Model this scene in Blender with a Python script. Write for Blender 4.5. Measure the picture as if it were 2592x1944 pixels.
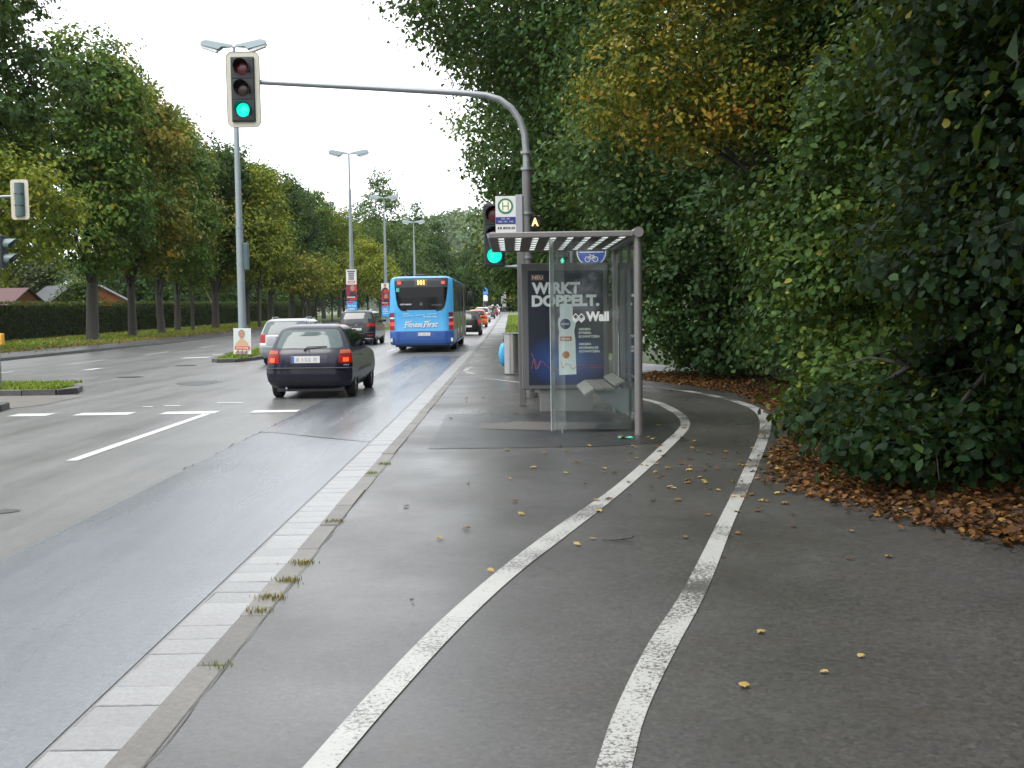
import bpy, bmesh, math, random
import numpy as np
from mathutils import Vector, Matrix

# ------------------------------------------------------------------ scene, camera, sky, sun, exposure
for o in list(bpy.data.objects):
    bpy.data.objects.remove(o, do_unlink=True)
S = bpy.context.scene
C = S.collection
R = math.radians
rnd = random.Random(7)
RN = np.random.default_rng(11)

cam_d = bpy.data.cameras.new('camera')
cam_d.sensor_width = 36.0
cam_d.lens = 38.25
cam_d.clip_end = 4000
cam_d.clip_start = 0.05
cam = bpy.data.objects.new('camera', cam_d)
C.objects.link(cam)
PITCH = math.atan(162.5 / 2350)
cam.matrix_world = Matrix.Translation((0, 0, 1.7)) @ Matrix.Rotation(math.pi / 2 - PITCH, 4, 'X') @ Matrix.Rotation(R(-0.8), 4, 'Z')
S.camera = cam

SUN_EL, SUN_AZ = R(58), R(215)
W = bpy.data.worlds.new('World')
S.world = W
W.use_nodes = True
wn, wl = W.node_tree.nodes, W.node_tree.links
wn.clear()
sky = wn.new('ShaderNodeTexSky'); sky.sky_type = 'NISHITA'; sky.sun_disc = False
sky.sun_elevation = SUN_EL; sky.sun_rotation = SUN_AZ
sky.air_density = 1.0; sky.dust_density = 6.0; sky.ozone_density = 1.0
bw = wn.new('ShaderNodeRGBToBW')
ov = wn.new('ShaderNodeMix'); ov.data_type = 'RGBA'
ov.inputs[0].default_value = 0.85          # closed cloud cover: mostly an even grey-white layer
ov.inputs[7].default_value = (8.6, 8.9, 9.3, 1)
wl.new(sky.outputs[0], bw.inputs[0]); wl.new(bw.outputs[0], ov.inputs[6])
bg = wn.new('ShaderNodeBackground'); bg.inputs[1].default_value = 0.15
out = wn.new('ShaderNodeOutputWorld')
wl.new(ov.outputs[2], bg.inputs[0]); wl.new(bg.outputs[0], out.inputs[0])

sun_d = bpy.data.lights.new('sun', 'SUN'); sun_d.energy = 1.4; sun_d.angle = R(35); sun_d.color = (1, .97, .92)
sun = bpy.data.objects.new('sun', sun_d); C.objects.link(sun)
sun.rotation_euler = (math.pi / 2 - SUN_EL, 0, math.pi - SUN_AZ + 0.0)

vs = S.view_settings
vs.view_transform = 'Standard'; vs.look = 'None'; vs.gamma = 1.0; vs.use_curve_mapping = False
vs.exposure = 1.0
S.render.engine = 'CYCLES'
cy = S.cycles; cy.max_bounces = 4; cy.diffuse_bounces = 2; cy.glossy_bounces = 2; cy.transmission_bounces = 2; cy.transparent_max_bounces = 8; cy.volume_bounces = 0

PZ = 0.06                                   # pavement level above the carriageway
def gz(y):                                  # the road climbs gently further on
    return 0.0 if y < 60 else min(0.0065 * (y - 60), 1.75)
def bend(y):                                # ... and bends to the right far away
    return 0.0 if y < 185 else (y - 185) ** 2 / 260.0

# ------------------------------------------------------------------ materials
MATS = {}
def new_mat(name):
    m = bpy.data.materials.new(name); m.use_nodes = True
    MATS[name] = m
    n = m.node_tree.nodes; l = m.node_tree.links
    return m, n, l, n['Principled BSDF']
def mat(name, col, rough=.5, metal=0., emit=None, es=1., spec=.5, var=.0, scale=20., bump=0., coat=0.):
    if name in MATS: return MATS[name]
    m, n, l, b = new_mat(name)
    b.inputs['Base Color'].default_value = (*col, 1)
    b.inputs['Roughness'].default_value = rough
    b.inputs['Metallic'].default_value = metal
    b.inputs['Specular IOR Level'].default_value = spec
    b.inputs['Coat Weight'].default_value = coat
    b.inputs['Coat Roughness'].default_value = .08
    if emit:
        b.inputs['Emission Color'].default_value = (*emit, 1); b.inputs['Emission Strength'].default_value = es
    if var or bump:
        tc = n.new('ShaderNodeTexCoord'); nz = n.new('ShaderNodeTexNoise')
        nz.inputs['Scale'].default_value = scale; nz.inputs['Detail'].default_value = 6
        l.new(tc.outputs['Object'], nz.inputs['Vector'])
        if var:
            mx = n.new('ShaderNodeMix'); mx.data_type = 'RGBA'
            mx.inputs[6].default_value = (*[c * (1 - var) for c in col], 1)
            mx.inputs[7].default_value = (*[min(1, c * (1 + var)) for c in col], 1)
            l.new(nz.outputs['Fac'], mx.inputs[0]); l.new(mx.outputs[2], b.inputs['Base Color'])
        if bump:
            bp = n.new('ShaderNodeBump'); bp.inputs['Strength'].default_value = bump; bp.inputs['Distance'].default_value = .01
            l.new(nz.outputs['Fac'], bp.inputs['Height']); l.new(bp.outputs[0], b.inputs['Normal'])
    return m
def noise(n, l, vec, scale, detail=5, rough=.55):
    z = n.new('ShaderNodeTexNoise'); z.inputs['Scale'].default_value = scale
    z.inputs['Detail'].default_value = detail; z.inputs['Roughness'].default_value = rough
    l.new(vec, z.inputs['Vector']); return z.outputs['Fac']
def ramp(n, l, fac, stops, interp='LINEAR'):
    r = n.new('ShaderNodeValToRGB'); e = r.color_ramp.elements; r.color_ramp.interpolation = interp
    while len(e) < len(stops): e.new(.5)
    for k, (p, c) in enumerate(stops):
        e[k].position = p; e[k].color = (c, c, c, 1) if not isinstance(c, tuple) else (*c, 1)
    l.new(fac, r.inputs[0]); return r.outputs[0]
def mixc(n, l, f, a, b, mode='MIX'):
    x = n.new('ShaderNodeMix'); x.data_type = 'RGBA'; x.blend_type = mode
    for s, v in ((0, f), (6, a), (7, b)):
        if hasattr(v, 'links') or hasattr(v, 'is_linked'): l.new(v, x.inputs[s])
        elif s == 0: x.inputs[0].default_value = v
        else: x.inputs[s].default_value = (*v, 1)
    return x.outputs[2]
def asphalt(name, c0, c1, r0, r1, speck=.16, bump=.07, stain=None, streak=True, tint_scale=.6, agg=1., piece=0.):
    m, n, l, b = new_mat(name)
    tc = n.new('ShaderNodeTexCoord'); v = tc.outputs['Object']
    big = noise(n, l, v, tint_scale, 6); fine = noise(n, l, v, 55, 4, .7); grit = noise(n, l, v, 210, 3, .7)
    mp = n.new('ShaderNodeMapping'); mp.inputs['Scale'].default_value = (1.6, .11, 1) if streak else (.5, .5, 1)
    l.new(v, mp.inputs['Vector']); st = noise(n, l, mp.outputs[0], 1.0, 5, .6)
    col = mixc(n, l, ramp(n, l, big, [(.3, 0.), (.7, 1.)]), c0, c1)
    ag = n.new('ShaderNodeTexVoronoi'); ag.inputs['Scale'].default_value = 48; l.new(v, ag.inputs['Vector'])       # aggregate stones
    agc = n.new('ShaderNodeSeparateColor'); l.new(ag.outputs['Color'], agc.inputs[0])
    col = mixc(n, l, 1.0, col, ramp(n, l, agc.outputs[0], [(.0, 1 - .30 * agg), (.5, 1.), (.86, 1 + .10 * agg), (1., 1 + .35 * agg)]), 'MULTIPLY')
    col = mixc(n, l, ramp(n, l, fine, [(.35, 0.), (.75, .6)]), col, tuple(c * .5 for c in c0))
    gum = n.new('ShaderNodeTexVoronoi'); gum.inputs['Scale'].default_value = 5.5; l.new(v, gum.inputs['Vector'])
    gp = n.new('ShaderNodeSeparateColor'); l.new(gum.outputs['Color'], gp.inputs[0])
    gd = n.new('ShaderNodeMath'); gd.operation = 'MULTIPLY'; l.new(ramp(n, l, gum.outputs['Distance'], [(.05, 1.), (.075, 0.)]), gd.inputs[0]); l.new(ramp(n, l, gp.outputs[1], [(.62, 0.), (.64, .8)]), gd.inputs[1])
    col = mixc(n, l, gd.outputs[0], col, (.018, .016, .014))
    vo = n.new('ShaderNodeTexVoronoi'); vo.inputs['Scale'].default_value = 70; l.new(v, vo.inputs['Vector'])
    sp = ramp(n, l, vo.outputs['Distance'], [(.0, 1.), (.16, .0)])
    pick = ramp(n, l, noise(n, l, v, 33, 2), [(.55, 0.), (.7, speck * 4)])
    sp2 = n.new('ShaderNodeMath'); sp2.operation = 'MULTIPLY'; l.new(sp, sp2.inputs[0]); l.new(pick, sp2.inputs[1])
    col = mixc(n, l, sp2.outputs[0], col, (.33, .32, .30))
    if stain:
        sn = ramp(n, l, noise(n, l, v, 1.7, 6, .7), [(.56, 0.), (.72, .55)])
        col = mixc(n, l, sn, col, stain)
    if piece:
        oi = n.new('ShaderNodeObjectInfo'); col = mixc(n, l, 1.0, col, ramp(n, l, oi.outputs['Random'], [(.0, 1 - piece), (1., 1 + piece * .6)]), 'MULTIPLY')
    l.new(col, b.inputs['Base Color']); b.inputs['Specular IOR Level'].default_value = .6
    l.new(ramp(n, l, st, [(.33, r0), (.68, r1)]), b.inputs['Roughness'])
    bp = n.new('ShaderNodeBump'); bp.inputs['Strength'].default_value = bump; bp.inputs['Distance'].default_value = .006
    hm = n.new('ShaderNodeMath'); hm.operation = 'ADD'; l.new(fine, hm.inputs[0]); l.new(grit, hm.inputs[1])
    l.new(hm.outputs[0], bp.inputs['Height']); l.new(bp.outputs[0], b.inputs['Normal'])
    return m
def paint(name, under, wear, col=(.37, .37, .35), rough=.4):
    m, n, l, b = new_mat(name)
    tc = n.new('ShaderNodeTexCoord'); v = tc.outputs['Object']
    w1 = noise(n, l, v, 46, 5, .8); w2 = noise(n, l, v, .9, 4, .65)
    ad = n.new('ShaderNodeMath'); ad.operation = 'MULTIPLY_ADD'; ad.inputs[1].default_value = .9
    l.new(w2, ad.inputs[0]); l.new(w1, ad.inputs[2])
    hf = n.new('ShaderNodeMath'); hf.operation = 'MULTIPLY'; hf.inputs[1].default_value = .4; l.new(ad.outputs[0], hf.inputs[0])
    f = ramp(n, l, hf.outputs[0], [(wear, 0.), (wear + .03, 1.)])
    c = mixc(n, l, noise(n, l, v, 6, 5, .7), tuple(k * .75 for k in col), col)
    l.new(mixc(n, l, f, c, under), b.inputs['Base Color'])
    b.inputs['Roughness'].default_value = rough
    bp = n.new('ShaderNodeBump'); bp.inputs['Strength'].default_value = .4; bp.inputs['Distance'].default_value = .004
    l.new(w1, bp.inputs['Height']); l.new(bp.outputs[0], b.inputs['Normal'])
    return m
def leafmat(name, stops, trans=.25, rough=.55, spec=.12):
    """colour of each leaf from its own 'tint' value"""
    m, n, l, b = new_mat(name)
    at = n.new('ShaderNodeAttribute'); at.attribute_name = 'tint'
    col = ramp(n, l, at.outputs['Fac'], stops)
    l.new(col, b.inputs['Base Color'])
    b.inputs['Roughness'].default_value = rough; b.inputs['Specular IOR Level'].default_value = spec
    t = n.new('ShaderNodeBsdfTranslucent')
    l.new(mixc(n, l, .5, col, (.16, .20, .02)), t.inputs[0])
    mx = n.new('ShaderNodeMixShader'); mx.inputs[0].default_value = trans
    l.new(b.outputs[0], mx.inputs[1]); l.new(t.outputs[0], mx.inputs[2])
    l.new(mx.outputs[0], n['Material Output'].inputs[0])
    return m
def glass(name, tint=(.86, .93, .91), refl=1.0, haze=0.0):
    m, n, l, b = new_mat(name)
    n.remove(b)
    tr = n.new('ShaderNodeBsdfTransparent'); tr.inputs[0].default_value = (*tint, 1)
    gl = n.new('ShaderNodeBsdfGlossy'); gl.inputs['Roughness'].default_value = .03
    fr = n.new('ShaderNodeFresnel'); fr.inputs[0].default_value = 1.5
    mu = n.new('ShaderNodeMath'); mu.operation = 'MULTIPLY'; mu.inputs[1].default_value = refl; mu.use_clamp = True
    l.new(fr.outputs[0], mu.inputs[0])
    mx = n.new('ShaderNodeMixShader'); l.new(mu.outputs[0], mx.inputs[0]); l.new(tr.outputs[0], mx.inputs[1]); l.new(gl.outputs[0], mx.inputs[2])
    fin = mx.outputs[0]
    if haze:
        df = n.new('ShaderNodeBsdfDiffuse'); df.inputs[0].default_value = (.66, .73, .71, 1)
        tc = n.new('ShaderNodeTexCoord'); f = ramp(n, l, noise(n, l, tc.outputs['Object'], 2.2, 4), [(.3, haze * .3), (.75, haze)])
        m2 = n.new('ShaderNodeMixShader'); l.new(f, m2.inputs[0]); l.new(fin, m2.inputs[1]); l.new(df.outputs[0], m2.inputs[2]); fin = m2.outputs[0]
    l.new(fin, n['Material Output'].inputs[0])
    return m

M_road = asphalt('road_asphalt', (.105, .105, .104), (.148, .146, .142), .28, .42, agg=.6)
M_lane = asphalt('lane_asphalt', (.104, .116, .129), (.138, .150, .163), .22, .36, speck=.03, bump=.05, agg=.5)
M_path = asphalt('path_asphalt', (.043, .041, .0385), (.068, .065, .061), .27, .46, speck=.08, bump=.09, agg=1.0, stain=(.046, .034, .024), streak=False)
M_patch = asphalt('patch_asphalt', (.022, .022, .023), (.036, .036, .037), .28, .42, bump=.3, streak=False)
M_side = asphalt('side_asphalt', (.035, .035, .035), (.055, .053, .051), .35, .55)
M_gap = asphalt('crossing_paving', (.12, .11, .098), (.16, .145, .13), .35, .5, streak=False)
M_slab = asphalt('gutter_concrete', (.20, .20, .20), (.27, .27, .27), .3, .5, speck=.02, bump=.1, streak=False, tint_scale=2.2, agg=.25, piece=.14)
M_kerb = asphalt('kerb_concrete', (.095, .088, .078), (.15, .14, .122), .4, .6, speck=.06, bump=.15, streak=False, tint_scale=1.6, agg=.45, piece=.28)
M_dkerb = asphalt('dark_kerb', (.04, .039, .037), (.08, .077, .073), .5, .7, streak=False, tint_scale=2)
M_line = paint('path_paint', (.055, .053, .05), .398)
M_line2 = paint('worn_path_paint', (.055, .053, .05), .372)
M_mark = paint('road_paint', (.10, .10, .10), .43, (.50, .50, .48))
M_faint = paint('faint_road_paint', (.10, .10, .10), .37, (.30, .30, .29))
M_joint = mat('joint_sand', (.075, .07, .06), .8, var=.4, scale=60)
M_soil = mat('woodland_soil', (.030, .022, .014), .85, var=.5, scale=9, bump=.6)
M_grass0 = mat('turf', (.06, .09, .018), .7, var=.35, scale=14, bump=.5)
M_bark = mat('bark', (.026, .022, .017), .8, var=.45, scale=7, bump=.8)
M_birch = mat('pale_bark', (.30, .27, .19), .7, var=.5, scale=5, bump=.5)
M_galv = mat('galvanised_steel', (.24, .255, .265), .45, .55, var=.12, scale=9)
M_pole = mat('lamp_pole_grey', (.20, .24, .255), .5, .2, var=.12, scale=3)
M_mast = mat('mast_grey', (.13, .13, .127), .5, .35, var=.15, scale=8)
M_frame = mat('shelter_grey', (.18, .17, .165), .4, .45, var=.08, scale=8)
M_case = mat('advert_case_grey', (.125, .125, .125), .45, .3, var=.1, scale=7)
M_under = mat('roof_underside', (.07, .055, .046), .5, .1, var=.12, scale=8)
M_sigbody = mat('signal_housing_black', (.010, .015, .017), .5, var=.2, scale=10)
M_sigback = mat('signal_back_grey', (.05, .085, .09), .4, var=.15, scale=6)
M_visor = mat('visor_dark', (.012, .015, .016), .5)
M_visorg = mat('visor_grey', (.10, .14, .15), .45)
M_cream = mat('backboard_cream', (.46, .44, .36), .5, var=.06, scale=14)
M_rim = mat('backboard_rim', (.12, .12, .13), .5)
M_dirtcream = mat('weathered_backboard', (.42, .39, .31), .6, var=.45, scale=24)
M_white = mat('sign_white', (.58, .58, .565), .45)
M_tyre = mat('tyre_rubber', (.012, .012, .012), .75, bump=.2, scale=60)
M_wheel = mat('wheel_silver', (.45, .45, .46), .35, .8)
M_plast = mat('black_plastic', (.018, .018, .02), .5)
M_carglass = mat('car_glass', (.010, .014, .014), .05, spec=.5)
M_rearglass = mat('pale_rear_glass', (.075, .10, .10), .08, spec=.35)  # pale base stands in for daylight seen through the cabin
M_redlamp = mat('red_lamp', (.20, .008, .008), .2, emit=(1, .03, .02), es=.04, spec=.3)
M_litlamp = mat('lit_brake_lamp', (.5, .03, .01), .2, emit=(1, .12, .02), es=.5)
M_orange = mat('amber_lamp', (.30, .06, .025), .2, emit=(1, .25, .05), es=.03, spec=.3)
M_clearl = mat('clear_lamp', (.55, .55, .55), .15)
M_chrome = mat('chrome', (.75, .75, .75), .12, 1.)
M_steel = mat('brushed_steel', (.38, .37, .355), .32, .85, var=.08, scale=12)
M_wood = mat('bench_slat', (.27, .25, .22), .5, .1, var=.15, scale=8)
M_black = mat('print_black', (.02, .02, .025), .5)
M_blue = mat('sign_blue', (.012, .055, .30), .45)
M_skin = mat('print_skin', (.40, .20, .13), .5)
M_hair = mat('print_hair', (.16, .13, .11), .5)
M_prred = mat('print_red', (.42, .03, .03), .5)
M_prmar = mat('print_maroon', (.20, .012, .045), .5)
M_prblue = mat('print_blue', (.03, .28, .62), .5)
M_pror = mat('print_orange', (.62, .16, .05), .5)

# ------------------------------------------------------------------ mesh helpers
def link(name, me, m, parent=None):
    o = bpy.data.objects.new(name, me); C.objects.link(o)
    if m is not None and not me.materials: me.materials.append(m)
    if parent is not None: o.parent = parent
    return o
def mesh(name, v, f, smooth=False, ang=None):
    me = bpy.data.meshes.new(name); me.from_pydata([tuple(p) for p in v], [], [tuple(q) for q in f]); me.update()
    if smooth:
        me.polygons.foreach_set('use_smooth', [True] * len(me.polygons))
        if ang: me.set_sharp_from_angle(angle=R(ang))
    return me
class MB:
    def __init__(s): s.v = []; s.f = []
    def add(s, v, f):
        k = len(s.v); s.v += [tuple(p) for p in v]; s.f += [tuple(i + k for i in q) for q in f]; return s
    def box(s, x0, x1, y0, y1, z0, z1):
        v = [(x, y, z) for z in (z0, z1) for y in (y0, y1) for x in (x0, x1)]
        return s.add(v, [(0, 2, 3, 1), (4, 5, 7, 6), (0, 1, 5, 4), (2, 6, 7, 3), (0, 4, 6, 2), (1, 3, 7, 5)])
    def bbox(s, x0, x1, y0, y1, z0, z1, b):          # chamfered box
        bm = bmesh.new(); bmesh.ops.create_cube(bm, size=1)
        for q in bm.verts:
            q.co.x = x0 if q.co.x < 0 else x1; q.co.y = y0 if q.co.y < 0 else y1; q.co.z = z0 if q.co.z < 0 else z1
        bmesh.ops.bevel(bm, geom=bm.edges[:], offset=b, segments=2, affect='EDGES', profile=.5)
        bm.verts.index_update(); s.add([q.co[:] for q in bm.verts], [[q.index for q in f.verts] for f in bm.faces]); bm.free(); return s
    def tube(s, path, rad, n=10, cap=True):
        P = [Vector(p) for p in path]; rad = rad if hasattr(rad, '__len__') else [rad] * len(P)
        k = len(s.v); ref = Vector((0, 0, 1))
        t0 = (P[1] - P[0]).normalized()
        if abs(t0.z) > .9: ref = Vector((1, 0, 0))
        a = t0.cross(ref).normalized()
        for i, p in enumerate(P):
            t = (P[min(i + 1, len(P) - 1)] - P[max(i - 1, 0)]).normalized()
            a = (a - t * a.dot(t)).normalized(); b = t.cross(a)
            for j in range(n):
                w = 2 * math.pi * j / n; q = p + (a * math.cos(w) + b * math.sin(w)) * rad[i]; s.v.append(tuple(q))
        for i in range(len(P) - 1):
            for j in range(n):
                s.f.append((k + i * n + j, k + i * n + (j + 1) % n, k + (i + 1) * n + (j + 1) % n, k + (i + 1) * n + j))
        if cap:
            s.f.append(tuple(k + j for j in range(n))[::-1]); e = k + (len(P) - 1) * n; s.f.append(tuple(e + j for j in range(n)))
        return s
    def prism(s, poly, a0, a1, axis='y'):            # poly in the two other axes, extruded along axis
        n = len(poly); mk = {'y': lambda p, a: (p[0], a, p[1]), 'x': lambda p, a: (a, p[0], p[1]), 'z': lambda p, a: (p[0], p[1], a)}[axis]
        v = [mk(p, a0) for p in poly] + [mk(p, a1) for p in poly]
        f = [tuple(range(n)), tuple(range(2 * n - 1, n - 1, -1))] + [(i, i + n, (i + 1) % n + n, (i + 1) % n) for i in range(n)]
        return s.add(v, f)
    def obj(s, name, m, parent=None, smooth=False, ang=40):
        me = mesh(name, s.v, s.f, smooth, ang)
        bm = bmesh.new(); bm.from_mesh(me); bmesh.ops.recalc_face_normals(bm, faces=bm.faces); bm.to_mesh(me); bm.free()
        if smooth: me.set_sharp_from_angle(angle=R(ang))
        return link(name, me, m, parent)
def tag(o, label=None, cat=None, group=None, kind=None):
    if label: o['label'] = label
    if cat: o['category'] = cat
    if group: o['group'] = group
    if kind: o['kind'] = kind
    return o
def thing(name, label, cat, loc=(0, 0, 0), rz=0., group=None):
    o = bpy.data.objects.new(name, None); o.empty_display_size = .2; C.objects.link(o)
    o.location = loc; o.rotation_euler = (0, 0, rz); return tag(o, label, cat, group)
def struct(o): o['kind'] = 'structure'; return o
def circle(cx, cz, r, n=24, a0=0., a1=2 * math.pi):
    return [(cx + r * math.cos(a0 + (a1 - a0) * i / n), cz + r * math.sin(a0 + (a1 - a0) * i / n)) for i in range(n if abs(a1 - a0 - 2 * math.pi) < 1e-6 else n + 1)]
def rrect(x0, x1, z0, z1, r, n=5):
    p = []
    for cx, cz, a in ((x1 - r, z1 - r, 0), (x0 + r, z1 - r, 90), (x0 + r, z0 + r, 180), (x1 - r, z0 + r, 270)):
        p += [(cx + r * math.cos(R(a + 90 * i / n)), cz + r * math.sin(R(a + 90 * i / n))) for i in range(n + 1)]
    return p
def ring_poly(outer, inner, y0, y1):                 # frame between two outlines of equal length, in the xz plane
    n = len(outer); m = MB()
    v = [(p[0], y0, p[1]) for p in outer] + [(p[0], y0, p[1]) for p in inner] + [(p[0], y1, p[1]) for p in outer] + [(p[0], y1, p[1]) for p in inner]
    f = []
    for i in range(n):
        j = (i + 1) % n
        f += [(i, j, n + j, n + i), (2 * n + i, 3 * n + i, 3 * n + j, 2 * n + j), (i, 2 * n + i, 2 * n + j, j), (n + i, n + j, 3 * n + j, 3 * n + i)]
    return m.add(v, f)
def sheet(name, strips, m, z=0., parent=None, ys=None):
    """ground sheet following the road's climb: strips = list of (y, x0, x1)"""
    v = []; f = []
    for y, a, b in strips: v += [(a, y, z + gz(y)), (b, y, z + gz(y))]
    for i in range(len(strips) - 1): f.append((2 * i, 2 * i + 1, 2 * i + 3, 2 * i + 2))
    return link(name, mesh(name, v, f), m, parent)
def ylist(y0, y1):
    r = [y for y in (-12, 0, 15, 30, 45, 60, 80, 100, 130, 160, 185, 195, 205, 215, 225, 235, 245, 255, 265, 280, 300, 320) if y0 < y < y1]
    return [y0] + r + [y1]
def longsheet(name, x0, x1, y0, y1, m, z=0., parent=None):
    return sheet(name, [(y, x0 + bend(y), x1 + bend(y)) for y in ylist(y0, y1)], m, z, parent)
def flat(name, poly, m, z, parent=None):
    return link(name, mesh(name, [(x, y, z) for x, y in poly], [tuple(range(len(poly)))]), m, parent)
def ribbon(name, L, Rr, m, z, parent=None, sub=6):
    def cr(P):
        P = [np.array(p, float) for p in P]; P = [2 * P[0] - P[1]] + P + [2 * P[-1] - P[-2]]; o = []
        for i in range(1, len(P) - 2):
            for k in range(sub):
                t = k / sub; a, b, c, d = P[i - 1:i + 3]
                o.append(.5 * ((2 * b) + (c - a) * t + (2 * a - 5 * b + 4 * c - d) * t * t + (3 * b - a - 3 * c + d) * t ** 3))
        return o + [P[-2]]
    A, B = cr(L), cr(Rr); v = []; f = []
    for a, b in zip(A, B): v += [(a[0], a[1], z), (b[0], b[1], z)]
    for i in range(len(A) - 1): f.append((2 * i, 2 * i + 1, 2 * i + 3, 2 * i + 2))
    return link(name, mesh(name, v, f), m, parent)
def text(s, w, h, m, parent, loc, name='lettering', rot=(math.pi / 2, 0, 0), bold=.0, shear=0., thick=.0, xc=True):
    cu = bpy.data.curves.new(name, 'FONT'); cu.body = s; cu.size = 1; cu.offset = bold; cu.shear = shear; cu.resolution_u = 3
    ob = bpy.data.objects.new('t', cu); C.objects.link(ob)
    dg = bpy.context.evaluated_depsgraph_get()
    me = bpy.data.meshes.new_from_object(ob.evaluated_get(dg)); bpy.data.objects.remove(ob); bpy.data.curves.remove(cu)
    n = len(me.vertices); a = np.empty(n * 3, np.float32); me.vertices.foreach_get('co', a); a = a.reshape(-1, 3)
    lo, hi = a.min(0), a.max(0)
    a[:, 0] = (a[:, 0] - (lo[0] + hi[0]) / 2) / (hi[0] - lo[0]) * w; a[:, 1] = (a[:, 1] - (lo[1] + hi[1]) / 2) / (hi[1] - lo[1]) * h; a[:, 2] = 0
    me.vertices.foreach_set('co', a.ravel()); me.materials.clear(); me.materials.append(m); me.update()
    o = bpy.data.objects.new(name, me); C.objects.link(o); o.location = loc; o.rotation_euler = rot
    if parent: o.parent = parent
    return o

# ------------------------------------------------------------------ foliage
SIMPLE = (np.array([(0, -.5, 0), (.30, -.05, .10), (0, .55, -.06), (-.30, -.05, .10)]), [(0, 1, 2), (0, 2, 3)])
MAPLE = (np.array([(0, -.40, 0), (.24, -.36, .06), (.46, -.20, .0), (.37, -.02, .09), (.44, .24, .0), (.24, .28, .07), (.02, .58, -.10),
                   (-.22, .30, .09), (-.46, .20, -.04), (-.35, -.04, .07), (-.44, -.24, 0), (-.20, -.34, .05)]),
         [(0, 1, 3, 5), (1, 2, 3), (3, 4, 5), (0, 5, 6), (0, 6, 7), (0, 7, 9, 11), (9, 8, 7), (9, 10, 11)][:0] +
         [(0, 1, 3), (1, 2, 3), (0, 3, 5), (3, 4, 5), (0, 5, 6), (0, 6, 7), (0, 7, 9), (7, 8, 9), (0, 9, 11), (9, 10, 11)])
HEX = (np.array([(0, -.46, 0), (.30, -.26, .06), (.40, .14, .02), (0, .56, -.10), (-.36, .18, .05), (-.28, -.28, .03)]), [(0, 1, 2), (0, 2, 3), (0, 3, 4), (0, 4, 5)])
def unit(a): return a / np.maximum(np.linalg.norm(a, axis=1, keepdims=True), 1e-6)
def leafmesh(name, c, nrm, size, tint, tpl=SIMPLE):
    N = len(c); T, F = tpl; k = len(T)
    nrm = unit(nrm); r = RN.normal(size=(N, 3)); t = unit(np.cross(nrm, r)); b = np.cross(nrm, t)
    v = c[:, None] + size[:, None, None] * (T[None, :, 0:1] * t[:, None] + T[None, :, 1:2] * b[:, None] + T[None, :, 2:3] * nrm[:, None])
    v = v.reshape(-1, 3).astype(np.float32)
    F = np.array(F); f = (F[None] + (np.arange(N) * k)[:, None, None]).reshape(-1)
    me = bpy.data.meshes.new(name); nf = N * len(F); fs = F.shape[1]
    me.vertices.add(len(v)); me.vertices.foreach_set('co', v.ravel())
    me.loops.add(nf * fs); me.loops.foreach_set('vertex_index', f.astype(np.int32))
    me.polygons.add(nf); me.polygons.foreach_set('loop_start', (np.arange(nf) * fs).astype(np.int32))
    at = me.attributes.new('tint', 'FLOAT', 'POINT'); at.data.foreach_set('value', np.repeat(np.clip(tint, 0, 1), k).astype(np.float32))
    me.update(calc_edges=True)
    return me
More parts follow.
